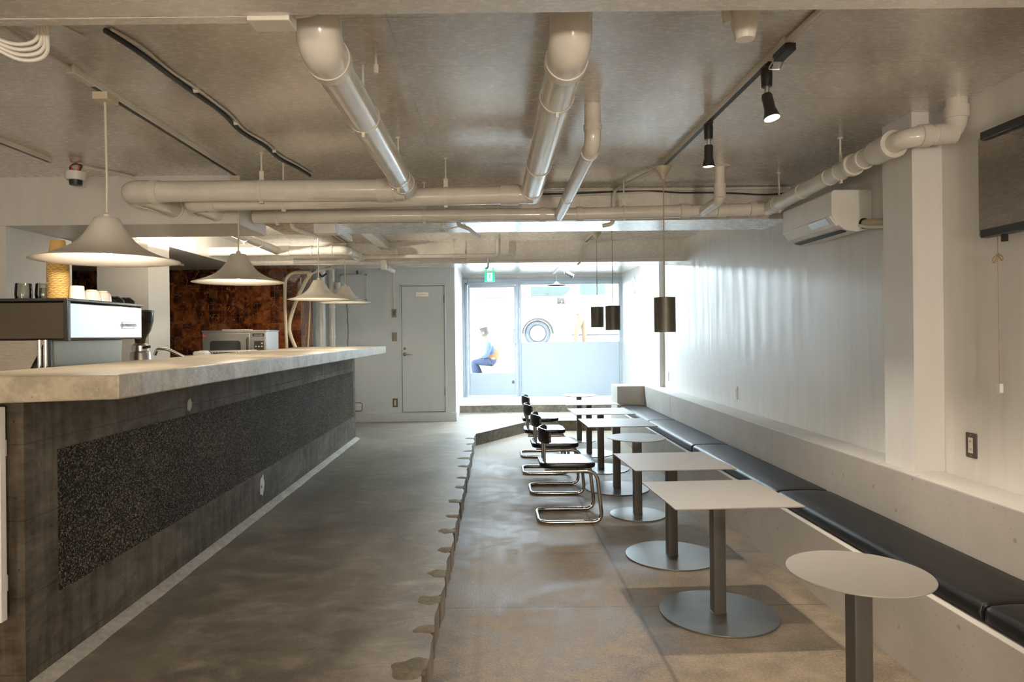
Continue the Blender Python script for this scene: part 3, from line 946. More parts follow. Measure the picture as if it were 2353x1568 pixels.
# ------------------------------------------------------------------ funnel pendants over the counter
BULB = emit('warm_bulb', (1.0, 0.85, 0.67), 470.0)
def funnel(x, y, z, label, adaptor=True, scale=1.0, bulb=True):
    t = thing('funnel_pendant', label, 'pendant lamp', (x, y, z), 0, 'white funnel pendants on the left track')
    key = [(0.31, 0.0), (0.285, 0.006), (0.25, 0.016), (0.215, 0.029), (0.18, 0.045), (0.148, 0.064), (0.12, 0.088), (0.098, 0.114), (0.08, 0.142), (0.065, 0.170), (0.055, 0.190), (0.048, 0.196)]
    key = [(r * scale, z_ * scale) for r, z_ in key]
    inner = [(max(r - 0.002 - 0.002 * (z_ > .03), 0.01), z_ - 0.003) for r, z_ in key]
    MB().lathe(inner[::-1] + [(0.312 * scale, -0.003)] + key + [(0.0, 0.198 * scale)], n=64).build('shade', M['shade'], t)
    MB().lathe([(0.0, 0.196), (0.016, 0.196), (0.016, 0.212), (0.006, 0.222), (0.0, 0.222)], n=16).build('cap', M['shade'], t)
    top = CE - z
    MB().tube([(0, 0, 0.20), (0.003, 0, 0.35), (-0.002, 0, top - 0.06)], 0.0055, 8).build('cord', M['cord'], t)
    MB().box(-0.035, 0.035, -0.05, 0.05, top - 0.068, top - 0.032).build('track_adaptor', M['cream'], t, bevel=0.004)
    MB().lathe([(0, 0.15), (0.02, 0.15), (0.02, 0.075), (0, 0.075)], n=16).build('socket', M['white'], t)
    MB().ball((0, 0, 0.050), 0.030, 16).build('bulb', BULB, t)
    return t
funnel(-1.78, 3.17, 1.846, 'white funnel pendant nearest the camera, hanging over the espresso machine end')
funnel(-1.78, 4.82, 1.872, 'second white funnel pendant, hanging in front of the brown tiles')
funnel(-1.78, 7.05, 1.867, 'third white funnel pendant, in front of the white drain stack')
funnel(-1.775, 8.30, 1.893, 'fourth and farthest white funnel pendant over the counter end')

def track(name, x, y0, y1, label, body, slot=True, w=0.034, slot_w=0.009):
    t = thing(name, label, 'lighting track', (x, y0, CE))
    MB().box(-w / 2, w / 2, 0, y1 - y0, -0.032, 0).build('rail', body, t, bevel=0.002)
    if slot:
        MB().box(-slot_w, slot_w, 0.12, y1 - y0 - 0.02, -0.0328, -0.0318).build('slot', M['black'], t)
    MB().box(-w / 2 - 0.004, w / 2 + 0.004, -0.05, 0.0, -0.036, 0).build('feed_box', body, t, bevel=0.003)
    return t
track('lighting_track', -1.78, 2.95, 4.90, 'white ceiling track holding the nearer two funnel pendants', M['pipe2'], slot_w=0.012)
track('lighting_track', -1.78, 6.08, 8.45, 'white ceiling track beyond the cross beam holding the farther funnel pendants', M['pipe2'])
track('lighting_track', -2.82, 2.0, 4.38, 'short white ceiling track at the far left beside the smoke detector', M['pipe2'])
track('lighting_track', 1.185, 2.74, 4.72, 'black-slotted ceiling track carrying the two spotlights', M['pipe2'], slot_w=0.013)
track('lighting_track', 1.185, 6.10, 8.46, 'ceiling track beyond the cross beam carrying two dark cylinder pendants', M['pipe2'])
track('lighting_track', 1.185, 10.9, 12.9, 'ceiling track over the entrance platform', M['pipe2'])
# conduit running into the near left track
tag(MB().tube([(-1.80, 1.95, CE - 0.03), (-1.79, 2.3, CE - 0.018), (-1.78, 2.92, CE - 0.018)], 0.012, 10).build('conduit', M['pipe2']), 'painted conduit feeding the left lighting track from the front beam', 'conduit')

# ------------------------------------------------------------------ cylinder pendants
def cylinder_pendant(y, zb, h, label):
    t = thing('cylinder_pendant', label, 'pendant lamp', (1.185, y, zb), 0, 'dark cylinder pendants over the tables')
    r = 0.0725
    MB().lathe([(r - 0.003, 0.002), (r, 0.0), (r, h), (0.012, h + 0.004), (0.0, h + 0.004), (0.0, h - 0.004), (r - 0.003, h - 0.004)], n=48, close=True).build('shade', M['bronze'], t)
    top = CE - zb
    MB().tube([(0, 0, h), (0, 0, top - 0.10)], 0.0035, 8).build('cord', M['tan'], t)
    MB().lathe([(0.0, top - 0.115), (0.013, top - 0.115), (0.02, top - 0.095), (0.052, top - 0.045), (0.055, top - 0.032), (0.0, top - 0.032)], n=28).build('canopy', M['cream'], t)
    MB().lathe([(0, h - 0.01), (0.02, h - 0.01), (0.02, h - 0.07), (0, h - 0.07)], n=14).build('socket', M['black'], t)
    MB().ball((0, 0, h - 0.11), 0.03, 12).build('bulb', M['china'], t)
    return t
cylinder_pendant(4.66, 1.486, 0.238, 'large-looking dark cylinder pendant nearest the camera, on a cream canopy')
cylinder_pendant(6.65, 1.514, 0.237, 'dark cylinder pendant hanging before the shop window, right of the pair')
cylinder_pendant(7.62, 1.553, 0.228, 'dark cylinder pendant hanging before the shop window, left of the pair')

# white pendant inside the entrance
t = thing('disc_pendant', 'small white pendant hanging inside the entrance before the shop window', 'pendant lamp', (1.185, 12.3, 2.36))
MB().lathe([(0.17, 0.0), (0.172, 0.004), (0.06, 0.03), (0.02, 0.07), (0.0, 0.07), (0.0, 0.062), (0.055, 0.024), (0.166, 0.0)], n=40).build('shade', M['shade'], t)
MB().tube([(0, 0, 0.07), (0, 0, CE - 2.36 - 0.03)], 0.003, 8).build('cord', M['cord'], t)

# ------------------------------------------------------------------ spotlights
def spot(x, y, tilt, az, power, label, glow):
    t = thing('track_spotlight', label, 'spotlight', (x, y, CE - 0.032), 0, 'black spotlights on the right track')
    MB().box(-0.016, 0.016, -0.03, 0.03, -0.012, 0.0).lathe([(0.0, -0.09), (0.022, -0.09), (0.024, -0.03), (0.022, -0.012), (0, -0.012)], n=20).build('mount', M['black'], t)
    MB().cyl((0, 0, -0.09), (0, 0, -0.13), 0.010, 14).build('stem', M['alu'], t)
    hd = thing('head', None, None, (0, 0, -0.13))
    del hd['label'], hd['category']
    o = MB().lathe([(0.0, 0.012), (0.020, 0.008), (0.023, -0.002), (0.023, -0.062), (0.026, -0.072), (0.034, -0.108), (0.0315, -0.108), (0.020, -0.078), (0.0, -0.076)], n=28).build('lamp_head', M['blackm'], t)
    d = MB().lathe([(0.0, -0.104), (0.0305, -0.104), (0.0305, -0.1025), (0.0, -0.1025)], n=24).build('lamp_lens', glow, o)
    bpy.data.objects.remove(hd)
    o.location = (0, 0, -0.13)
    o.rotation_euler = (tilt, 0, az)
    l = lamp('lamp_beam', 'SPOT', (0, 0, -0.118), power, WARM2, 0.015, parent=o, spot_size=R(95), spot_blend=0.6)
    return t
SPG = emit('spot_glow', (1.0, 0.82, 0.58), 60.0)
spot(1.185, 2.91, R(-16), R(20), 75, 'black track spotlight nearest the camera, lit and tilted towards it', SPG)
spot(1.185, 3.69, R(2), 0, 110, 'black track spotlight farther along the track, pointing straight down', SPG)


# ------------------------------------------------------------------ drain pipes under the ceiling
def collar(p, d, r, w, name, parent, mat='pipe2'):
    d = Vector(d).normalized()
    p = Vector(p)
    a, c = p - d * w / 2, p + d * w / 2
    return MB().tube([a, a + d * 0.0005, c - d * 0.0005, c], [r - .004, r, r, r - .004], 28).build(name, M[mat], parent)

def hanger(x, y, zc, r, parent, along='x', ztop=CE):
    """band round the pipe + rod to the ceiling, relative coordinates already"""
    g = MB()
    w = 0.009
    n = 28
    vs, fs = [], []
    for k in range(n):
        a = 2 * math.pi * k / n
        for s_, rr in ((-w, r + .001), (w, r + .001), (w, r + .004), (-w, r + .004)):
            c, q = rr * math.cos(a), rr * math.sin(a)
            vs.append((x + s_, y + c, zc + q) if along == 'x' else (x + c, y + s_, zc + q))
    for k in range(n):
        for j in range(4):
            fs.append((k * 4 + j, k * 4 + (j + 1) % 4, ((k + 1) % n) * 4 + (j + 1) % 4, ((k + 1) % n) * 4 + j))
    g.add(vs, fs)
    if along == 'x':
        g.box(x - 0.014, x + 0.014, y - 0.003, y + 0.003, zc + r, zc + r + 0.06).box(x - 0.012, x + 0.012, y - 0.012, y + 0.012, zc - r - 0.014, zc - r)
    else:
        g.box(x - 0.003, x + 0.003, y - 0.012, y + 0.012, zc + r, zc + r + 0.06).box(x - 0.006, x + 0.006, y - 0.012, y + 0.012, zc - r - 0.022, zc - r)
    if ztop > zc + r + 0.05:
        g.cyl((x, y, zc + r + 0.05), (x, y, ztop), 0.006, 10)
        g.cyl((x, y, ztop - 0.006), (x, y, ztop), 0.016, 12)
    return g.build('hanger', M['pipe2'], parent)

def pipe_run(label, pts, r, bend=None, n=28, name='drain_pipe', mat='pipe'):
    p0 = Vector(pts[0])
    t = thing(name, label, 'pipe', p0)
    rel = [Vector(p) - p0 for p in pts]
    MB().tube(fillet(rel, bend or r * 1.6, 10), r, n).build('pipe', M[mat], t)
    return t, p0

def C(t, p0, p, d, r, w=0.03, nm='collar'):
    collar(Vector(p) - p0, d, r, w, nm, t)

def Hg(t, p0, x, y, zc, r, along='x', ztop=CE):
    hanger(x - p0.x, y - p0.y, zc - p0.z, r, t, along, ztop - p0.z)

# A: big pipe left of centre
r = 0.066
t, p0 = pipe_run('fat white ceiling drain pipe left of centre, elbowed near the camera', [(-0.537, 2.16, CE), (-0.537, 2.16, 2.408), (-0.537, 4.40, 2.430)], r, 0.12)
C(t, p0, (-0.537, 2.16, 2.545), (0, 0, 1), r + .008, 0.12)
C(t, p0, (-0.537, 2.30, 2.410), (0, 1, .01), r + .010, 0.05)
MB().tube(fillet([(0, 0, -0.075), (0, 0, 2.408 - p0.z), (0, 0.155, 2.409 - p0.z)], 0.125, 12), r + .006, 28).build('elbow', M['pipe'], t)
for yv in (2.92, 4.02):
    Hg(t, p0, -0.537, yv, 2.417, r, 'y')
C(t, p0, (-0.537, 4.30, 2.429), (0, 1, 0), r + .006, 0.16)
MB().cyl((0.09, 0.55, 0), (0.09, 0.55, -0.12), 0.006, 10).cyl((0.09, 0.55, -0.09), (0.09, 0.55, -0.125), 0.011, 10).build('hanger_rod', M['pipe2'], t)

# B: big pipe right of centre
t, p0 = pipe_run('fat white ceiling drain pipe right of centre, above the floor step', [(0.277, 2.30, CE), (0.277, 2.30, 2.455), (0.277, 4.58, 2.424)], 0.067, 0.12)
r = 0.067
MB().tube(fillet([(0, 0, -0.05), (0, 0, 2.455 - p0.z), (0, 0.15, 2.453 - p0.z)], 0.125, 12), r + .006, 28).build('elbow', M['pipe'], t)
C(t, p0, (0.277, 2.30, 2.59), (0, 0, 1), r + .008, 0.08)
C(t, p0, (0.277, 2.44, 2.453), (0, 1, -.01), r + .010, 0.05)
for yv in (2.78, 3.83):
    Hg(t, p0, 0.277, yv, 2.455 - 0.0136 * (yv - 2.3), r, 'y')
C(t, p0, (0.277, 4.50, 2.425), (0, 1, 0), r + .006, 0.16)

# P1a: horizontal from pipe A to the soffit
r = 0.066
t, p0 = pipe_run('fat white horizontal drain pipe running left into the dropped soffit, nearest the camera', [(-0.535, 4.31, 2.404), (-2.27, 4.31, 2.406), (-2.27, 4.91, 2.408)], r, 0.12)
MB().tube(fillet([(-2.13 - p0.x, 0, .001), (-2.27 - p0.x, 0, 0.002), (-2.27 - p0.x, 0.16, 0.003)], 0.125, 12), r + .007, 28).build('elbow', M['pipe'], t)
C(t, p0, (-2.11, 4.31, 2.405), (1, 0, 0), r + .008, 0.05)
C(t, p0, (-0.66, 4.31, 2.404), (1, 0, 0), r + .007, 0.10)
Hg(t, p0, -1.44, 4.31, 2.405, r, 'x')
C(t, p0, (-2.27, 4.895, 2.408), (0, 1, 0), r + .010, 0.02, 'flange')
# P1b: second horizontal from pipe B to the soffit
r = 0.059
t, p0 = pipe_run('white horizontal drain pipe just behind the fat horizontal one, joining the right fat pipe', [(0.28, 4.50, 2.404), (-1.965, 4.50, 2.372), (-1.965, 4.91, 2.374)], r, 0.11)
C(t, p0, (0.13, 4.50, 2.402), (1, 0, 0), r + .008, 0.12)
C(t, p0, (-1.83, 4.50, 2.374), (1, 0, 0), r + .007, 0.05)
for xv in (-0.29, -1.36):
    Hg(t, p0, xv, 4.50, 2.404 - .0142 * (.28 - xv), r, 'x')
MB().tube(fillet([(-1.84 - p0.x, 0, -.03), (-1.965 - p0.x, 0, -0.032), (-1.965 - p0.x, 0.14, -0.031)], 0.11, 12), r + .006, 28).build('elbow', M['pipe'], t)

# P2: long pipe just in front of the cross beam
r = 0.048
t, p0 = pipe_run('long white horizontal drain pipe running along the near face of the cross beam', [(-1.80, 5.20, 2.398), (0.6, 5.20, 2.393), (2.10, 5.21, 2.418)], r, 0.2)
for xv, w_ in ((0.40, .05), (0.68, .05), (1.48, .07), (1.76, .07), (2.0, .05)):
    C(t, p0, (xv, 5.20, 2.393 + (0.017 * max(0, xv - .6))), (1, 0, 0), r + .007, w_)
for xv in (-0.50, -1.62, 1.02):
    Hg(t, p0, xv, 5.20, 2.395 + (0.017 * max(0, xv - .6)), r, 'x')
# C: thin pipe with its own drop
r = 0.041
t, p0 = pipe_run('slim white drain pipe right of the two fat ceiling pipes, running to the cross beam', [(0.527, 3.48, CE), (0.527, 3.48, 2.44), (0.527, 5.22, 2.385)], r, 0.07)
C(t, p0, (0.527, 3.48, 2.53), (0, 0, 1), r + .005, 0.03)
C(t, p0, (0.527, 3.60, 2.436), (0, 1, -.03), r + .005, 0.02)
C(t, p0, (0.527, 4.62, 2.404), (0, 1, -.03), r + .003, 0.012)
tag(MB().cyl((0.36, 3.95, CE), (0.36, 3.95, 2.49), 0.006, 10).lathe([(0, 2.505), (.012, 2.505), (.014, 2.49), (.006, 2.465), (0, 2.465)], (0.36, 3.95, 0), 12).build('hanger_rod', M['pipe2']), 'bare hanger rod dropping from the ceiling beside the slim drain pipe', 'rod')
# D: short stub pipe
r = 0.036
t, p0 = pipe_run('short white drain pipe beyond the nearest cylinder pendant, elbowed into the long pipe', [(1.614, 4.79, CE), (1.614, 4.79, 2.41), (1.614, 5.20, 2.40)], r, 0.06)
C(t, p0, (1.614, 4.79, 2.475), (0, 0, 1), r + .005, 0.10)
MB().lathe([(r, 0.0), (0.075, 0.0), (0.06, -0.006), (r, -0.008)], (0, 0, CE - p0.z), 20).build('ceiling_plaster', M['pipe2'], t)
# E: pipe along the right wall with an offset round the column
r = 0.050
t, p0 = pipe_run('white drain pipe running along the right wall above the air conditioner to the column', [(2.118, 5.22, 2.418), (2.118, 3.46, 2.461), (2.36, 3.45, 2.475), (2.362, 3.45, CE)], r, 0.085)
for yv, rr, w_ in ((5.05, .058, .06), (4.62, .054, .015), (4.25, .054, .015), (3.98, .064, .03), (3.86, .058, .02), (3.74, .062, .02), (3.67, .066, .14), (3.585, .073, .03)):
    C(t, p0, (2.118, yv, 2.418 + (5.22 - yv) * .0244), (0, 1, -.024), rr, w_)
C(t, p0, (2.20, 3.457, 2.466), (1, 0, .05), r + .007, 0.05)
C(t, p0, (2.30, 3.452, 2.472), (1, 0, .05), r + .003, 0.10)
C(t, p0, (2.362, 3.45, 2.58), (0, 0, 1), r + .006, 0.06)
for yv in (4.12, 5.0):
    Hg(t, p0, 2.118, yv, 2.418 + (5.22 - yv) * .0244, r, 'y')
# P3 in the second bay
r = 0.051
t, p0 = pipe_run('white drain pipe in the far bay crossing above the second funnel pendant', [(-3.14, 7.63, 2.443), (-1.614, 7.63, 2.443), (-1.60, 8.51, 2.46)], r, 0.09)
for xv, w_ in ((-2.30, .12), (-2.0, .03), (-1.78, .04)):
    C(t, p0, (xv, 7.63, 2.443), (1, 0, 0), r + .006, w_)
C(t, p0, (-1.606, 8.2, 2.454), (0, 1, .02), r + .006, 0.04)
Hg(t, p0, -1.605, 8.3, 2.456, r, 'y')
r = 0.043
t, p0 = pipe_run('slanting white drain pipe emerging from behind the dropped soffit into the far-bay pipe', [(-2.378, 5.60, 2.46), (-2.378, 7.62, 2.443)], r)
C(t, p0, (-2.378, 7.0, 2.448), (0, 1, 0), r + .004, 0.02)
Hg(t, p0, -2.378, 6.6, 2.452, r, 'y')
r = 0.027
t, p0 = pipe_run('thin white pipe along the far beam turning up beside the exit sign bay', [(-1.57, 8.36, 2.45), (0.095, 8.36, 2.45), (0.095, 8.36, CE)], r, 0.06)
C(t, p0, (0.0, 8.36, 2.45), (1, 0, 0), r + .004, 0.03)
Hg(t, p0, -1.15, 8.36, 2.45, r, 'x')
Hg(t, p0, -0.45, 8.36, 2.45, r, 'x')

# loose cut pipe stub at upper right
st = thing('pipe_stub', 'short cut-off white pipe stub under the ceiling at upper right, beside the black track', 'pipe stub', (0.835, 2.22, CE))
MB().lathe([(0.05, 0.0), (0.05, -0.10), (0.047, -0.15), (0.03, -0.215), (0.0, -0.22)], n=22).build('stub', M['pipe2'], st)
MB().tube([(-0.05, 0, -0.10), (-0.06, 0, -0.13), (-0.055, 0, -0.16)], 0.016, 10).build('broken_lip', M['pipe2'], st)

# ------------------------------------------------------------------ cables and conduits
def cable(label, pts, r, mat, name='cable', n=8, bend=0.05):
    o = MB().tube(fillet(pts, bend, 4), r, n).build(name, M[mat])
    return tag(o, label, name.replace('_', ' '))
pts = []
pw = []
for i in range(34):
    q = i / 33
    y_ = 2.55 + 2.3 * q
    x_ = -1.43 + 0.13 * q + 0.010 * math.sin(q * 21) + .02 * math.sin(q * 7)
    pts.append((x_, y_, CE - 0.014 - 0.006 * abs(math.sin(q * 14))))
    pw.append((x_ + 0.022 + 0.006 * math.sin(q * 31), y_, CE - 0.010))
t = thing('cable_bundle', 'dark and white cable bundle snaking along the ceiling left of the fat pipe', 'cable', (0, 0, 0))
MB().tube(pts, 0.011, 10).build('black_cable', M['rubber'], t)
MB().tube(pw, 0.006, 8).build('white_cable', M['pipe2'], t)
for i in (9, 16, 24):
    MB().cyl((pts[i][0] - .012, pts[i][1], CE - .012), (pts[i][0] + .03, pts[i][1], CE - .012), 0.013, 8).build('tie', M['white'], t)

t = thing('cable_coil', 'loop of loose white cables hanging by the front beam at upper left', 'cable', (-1.41, 1.98, CE))
for k in range(4):
    q = k * 0.012
    MB().tube(fillet([(-0.20 - q, 0.05, -0.20), (-0.05, 0.12 + q, -0.262 - q), (0.02, 0.14 + q, -0.24 - q), (0.03 + q, 0.10, -0.16), (0.02 + q, 0.05, -.02)], 0.06, 5), 0.006, 8).build('cable', M['pipe2'], t)
cable('thin loose white wire on the ceiling near the front beam at upper left', [(-1.75, 1.9, CE - .14), (-1.62, 2.2, CE - .03), (-1.55, 2.62, CE - 0.004)], 0.004, 'pipe2', 'wire')

t = thing('cable_duct', 'painted cable duct fixed under the front beam at upper left', 'cable duct', (-1.3, 1.94, 2.386))
MB().box(-1.25, 0.64, -0.015, 0.030, -0.0005, 0.055).build('duct', M['ceil'], t, bevel=0.003)
MB().box(0.62, 0.74, -0.018, 0.06, -0.012, 0.06).build('joint_box', M['pipe2'], t, bevel=0.003)
MB().tube(fillet([(0.745, 0.03, 0.02), (0.80, 0.04, 0.03), (0.86, 0.02, 0.07)], 0.05, 6), 0.007, 8).build('white_wire', M['white'], t)

cable('white wiring looping from the front beam to the black-slotted track', [(0.93, 2.15, CE - .10), (1.02, 2.3, CE - .08), (1.08, 2.35, CE - .05), (1.13, 2.30, CE - .02), (1.2, 2.05, CE - .02)], 0.009, 'pipe2')
cable('painted conduit running from the front beam down the slotted track line', [(1.195, 1.93, CE - .02), (1.19, 2.5, CE - .016), (1.185, 2.70, CE - .016)], 0.013, 'pipe2', 'conduit')
t = thing('feed_connector', 'black feed connector at the near end of the slotted track', 'connector', (1.185, 2.72, CE - .032))
MB().box(-0.022, 0.022, -0.045, 0.075, -0.03, 0.0).build('body', M['black'], t, bevel=0.003)
MB().tube(fillet([(-0.02, 0.06, -.02), (-0.03, 0.10, -.05), (0.02, 0.10, -0.05), (0.02, 0.06, -.02)], 0.01, 3), 0.003, 6).build('wire_clip', M['alu'], t)

cable('painted conduit from the far end of the slotted track down to the cross beam', [(1.17, 4.76, CE - .02), (1.06, 5.10, CE - .03), (0.99, 5.40, CE - .03), (0.985, 5.455, CE - .07), (0.985, 5.455, 2.40)], 0.013, 'pipe2', 'conduit', bend=.04)
cable('black cable sagging along the top of the cross beam', [(0.30, 5.46, 2.60), (0.7, 5.455, 2.605), (1.25, 5.455, 2.625), (1.5, 5.455, 2.60), (1.85, 5.455, 2.60), (2.2, 5.455, 2.575), (2.40, 5.455, 2.59)], 0.007, 'rubber', bend=.2)
cable('white cables clipped along the cross beam right of the fat pipes', [(0.28, 5.462, 2.585), (0.8, 5.462, 2.595), (1.35, 5.462, 2.615)], 0.008, 'pipe2', bend=.2)
cable('painted conduit along the top edge of the cross beam', [(0.32, 5.455, 2.628), (2.40, 5.455, 2.632)], 0.010, 'pipe2', 'conduit')
cable('short painted conduit stub under the cross beam behind the nearest cylinder pendant', [(0.985, 5.46, 2.44), (0.985, 5.46, 2.36), (0.90, 5.47, 2.345)], 0.016, 'pipe2', 'conduit', bend=.05)
cable('white conduit tail hooking under the cross beam left of centre', [(-0.26, 5.45, 2.41), (-0.25, 5.46, 2.36), (-0.18, 5.55, 2.35), (-0.10, 5.9, 2.33)], 0.016, 'pipe2', 'conduit', bend=.05)
cable('thin wire loop hanging from the cross beam left of centre', [(-0.36, 5.46, 2.41), (-0.40, 5.46, 2.36), (-0.38, 5.46, 2.32), (-0.30, 5.46, 2.34), (-0.20, 5.5, 2.37)], 0.005, 'pipe2', 'wire')
cable('white conduit tail hooking under the cross beam beside the dropped soffit', [(-1.59, 5.46, 2.41), (-1.58, 5.46, 2.35), (-1.50, 5.55, 2.325), (-1.44, 5.7, 2.32)], 0.016, 'pipe2', 'conduit', bend=.05)
t = thing('track_box', 'white rectangular box on the track line at the cross beam, left of centre', 'box', (-1.31, 5.44, 2.30))
MB().box(-0.09, 0.09, -0.03, 0.10, 0, 0.12).build('body', M['white'], t, bevel=0.004)
MB().box(-0.03, 0.06, 0.10, 0.75, 0.04, 0.09).build('trunking', M['white'], t, bevel=0.003)
MB().box(-0.01, 0.02, 0.11, 0.80, 0.036, 0.041).build('slot', M['black'], t)
tag(MB().box(-1.37, -1.25, 7.1, 8.49, 2.56, CE).build('ceiling_duct', M['white'], bevel=0.004), 'white rectangular duct on the far-bay ceiling meeting the far beam', 'duct')
for zz, lab in ((2.40, 'lower'), (2.425, 'middle'), (2.452, 'upper')):
    cable(lab + ' painted conduit of the three along the far beam above the grey door', [(-2.45, 8.485, zz), (-0.30, 8.485, zz)], 0.009, 'pipe2', 'conduit')
cable('painted conduit along the bottom of the far beam right of the exit sign', [(-0.28, 8.485, 2.405), (2.38, 8.485, 2.41)], 0.008, 'pipe2', 'conduit')
t = thing('junction_box', 'white junction box at the bottom of the far beam above the wall switch', 'junction box', (-1.32, 8.44, 2.30))
MB().box(-0.032, 0.032, -0.05, 0.055, 0, 0.115).build('body', M['white'], t, bevel=0.004)
MB().cyl((0.02, 0.06, 0.03), (0.09, 0.20, 0.0), 0.028, 14).build('conduit_nipple', M['white'], t)
cable('thin conduit tail under the far beam near the exit sign', [(-0.03, 8.47, 2.43), (-0.03, 8.47, 2.32), (-0.06, 8.47, 2.30)], 0.012, 'alu', 'conduit')
cable('conduit dropping down the far beam below the far track', [(1.14, 8.30, CE - .02), (1.13, 8.44, CE - .05), (1.12, 8.48, 2.55), (1.115, 8.48, 2.37), (1.08, 8.50, 2.345)], 0.013, 'pipe2', 'conduit', bend=.04)

# heat detector on the far-left ceiling
t = thing('smoke_detector', 'white ceiling detector with exposed wires at the far left', 'detector', (-2.74, 4.52, CE))
MB().lathe([(0.0, -0.06), (0.062, -0.06), (0.064, -0.10), (0.055, -0.115), (0.0, -0.115)], n=30).build('base', M['white'], t)
MB().lathe([(0.0, -0.115), (0.04, -0.115), (0.038, -0.145), (0.0, -0.15)], n=24).build('sensor', M['black'], t)
MB().tube(fillet([(0, 0, -0.06), (-0.04, 0, -0.02), (0.0, 0.01, 0.0), (0.03, 0, -0.02), (0.01, 0, -0.06)], 0.02, 4), 0.005, 8).build('red_wire', M['red'], t)
MB().tube(fillet([(-0.02, 0, -0.06), (-0.05, 0.01, -0.03), (-0.02, 0.0, -0.004), (0.04, 0.01, -0.01), (0.02, 0, -0.06)], 0.02, 4), 0.005, 8).build('black_wire', M['rubber'], t)
cable('thin conduit from the ceiling detector to the dropped soffit at the far left', [(-2.72, 4.56, CE - .012), (-2.55, 4.86, CE - .012), (-2.52, 4.885, CE - .03)], 0.010, 'pipe2', 'conduit')

# ------------------------------------------------------------------ air conditioner on the right wall
ac = thing('air_conditioner', 'white wall air conditioner high on the right wall beyond the column', 'air conditioner', (2.417, 4.314, 2.13))
prof = [(0.0, 0.245), (-0.245, 0.245), (-0.257, 0.232), (-0.257, 0.09), (-0.245, 0.055), (-0.18, -0.005), (-0.10, -0.022), (0.0, 0.0)]
MB().prism(prof, 0, 0.72, 'y').build('body', M['white'], ac, bevel=0.004)
MB().prism([(-0.259, 0.085), (-0.272, 0.078), (-0.225, 0.016), (-0.21, 0.020)], 0.01, 0.71, 'y').build('louvre', M['white'], ac, bevel=0.002)
MB().prism([(-0.188, -0.004), (-0.178, -0.012), (-0.15, -0.018), (-0.155, -0.010)], 0.03, 0.69, 'y').build('outlet_slot', M['black'], ac)
MB().prism([(-0.2725, 0.074), (-0.2745, 0.072), (-0.245, 0.034), (-0.243, 0.036)], 0.05, 0.30, 'y').build('label_strip', M['oven'], ac)
MB().tube(fillet([(-0.05, 0.01, 0.03), (-0.05, -0.08, 0.02), (-0.03, -0.26, -0.01), (-0.03, -0.40, -0.02)], 0.06, 5), 0.026, 14).build('refrigerant_hose', M['cream'], ac)
MB().tube(fillet([(-0.085, 0.01, 0.02), (-0.085, -0.10, -0.01), (-0.06, -0.26, -0.03), (-0.05, -0.40, -0.04)], 0.06, 5), 0.010, 10).build('drain_hose', M['white'], ac)
MB().lathe([(0.0, 0), (0.034, 0), (0.034, 0.002), (0, 0.002)], (0, 0, 0), 18).build('hose_hole', M['black'], ac, loc=(-0.055, -0.001, 0.03)).rotation_euler = (R(90), 0, 0)

# ------------------------------------------------------------------ steel panel with black rails on the right wall
sp = thing('wall_panel', 'brushed steel panel between two black rails, high on the right wall', 'wall panel', (2.417, 3.30, 1.93))
MB().box(-0.055, -0.045, -1.25, 0.0, 0.0, 0.475).build('steel_sheet', M['dsteel'], sp, bevel=0.001)
MB().box(-0.075, -0.03, -1.25, -0.04, 0.452, 0.492).build('rail', M['blackm'], sp, bevel=0.003)
MB().box(-0.075, -0.03, -1.25, -0.035, -0.012, 0.028).build('rail', M['blackm'], sp, bevel=0.003)
MB().box(-0.045, 0.0, -1.2, -0.10, 0.05, 0.43).build('mount', M['blackm'], sp)
MB().box(-0.065, -0.045, -0.175, -0.155, -0.045, -0.012).build('latch', M['blackm'], sp)
c_ = MB().tube([(-0.05, -0.115, -0.01), (-0.05, -0.115, -0.10)], 0.002, 6).tube([(-0.05, -0.115, -0.10), (-0.05, -0.118, -0.70)], 0.002, 6)
c_.tube(fillet([(-0.05, -0.115, -0.095), (-0.055, -0.085, -0.12), (-0.05, -0.09, -0.14), (-0.05, -0.115, -0.10), (-0.05, -0.14, -0.135), (-0.05, -0.15, -0.115), (-0.05, -0.115, -0.095)], 0.01, 4), 0.0025, 6)
c_.build('pull_cord', M['tan'], sp)
MB().box(-0.059, -0.041, -0.132, -0.106, -0.745, -0.70).build('cord_weight', M['white'], sp, bevel=0.003)

# ------------------------------------------------------------------ outlets and switches
def outlet(label, loc, rot, w=0.075, h=0.125, frame='plate', face='beige', cat='socket', name='wall_socket'):
    t = thing(name, label, cat, loc, rot)
    MB().prism(rrect(w, h, 0.004, 3), 0.0, 0.007, 'z').build('plate', M[frame], t, bevel=0.0015)
    MB().prism(rrect(w * .40, h * .62, 0.002, 2), 0.007, 0.010, 'z').build('insert', M[face], t)
    for sy in (-1, 1):
        MB().box(-0.005, -0.003, sy * h * .16 - .005, sy * h * .16 + .005, 0.0095, 0.0105).box(0.003, 0.005, sy * h * .16 - .005, sy * h * .16 + .005, 0.0095, 0.0105).build('slot', M['black'], t)
        MB().cyl((0, sy * h * .42, 0.006), (0, sy * h * .42, 0.0085), 0.003, 8).build('screw', M['alu'], t)
    # local +Z is the outward normal; rot is an azimuth of that normal
    t.rotation_euler = (R(90), 0, rot)
    return t
WR = R(-90)
outlet('dark-framed double socket on the right wall below the steel panel', (2.417, 3.44, 0.898), WR)
outlet('wall socket on the right wall beyond the column, over the concrete ledge', (2.417, 6.75, 0.882), WR, face='white', frame='white')
outlet('far wall socket over the ledge next to the entrance end of the right wall', (2.417, 9.35, 0.888), WR, face='white', frame='white')
outlet('dark double socket low on the wall left of the grey door', (-1.493, 10.53, 0.447), 0, 0.078, 0.135)
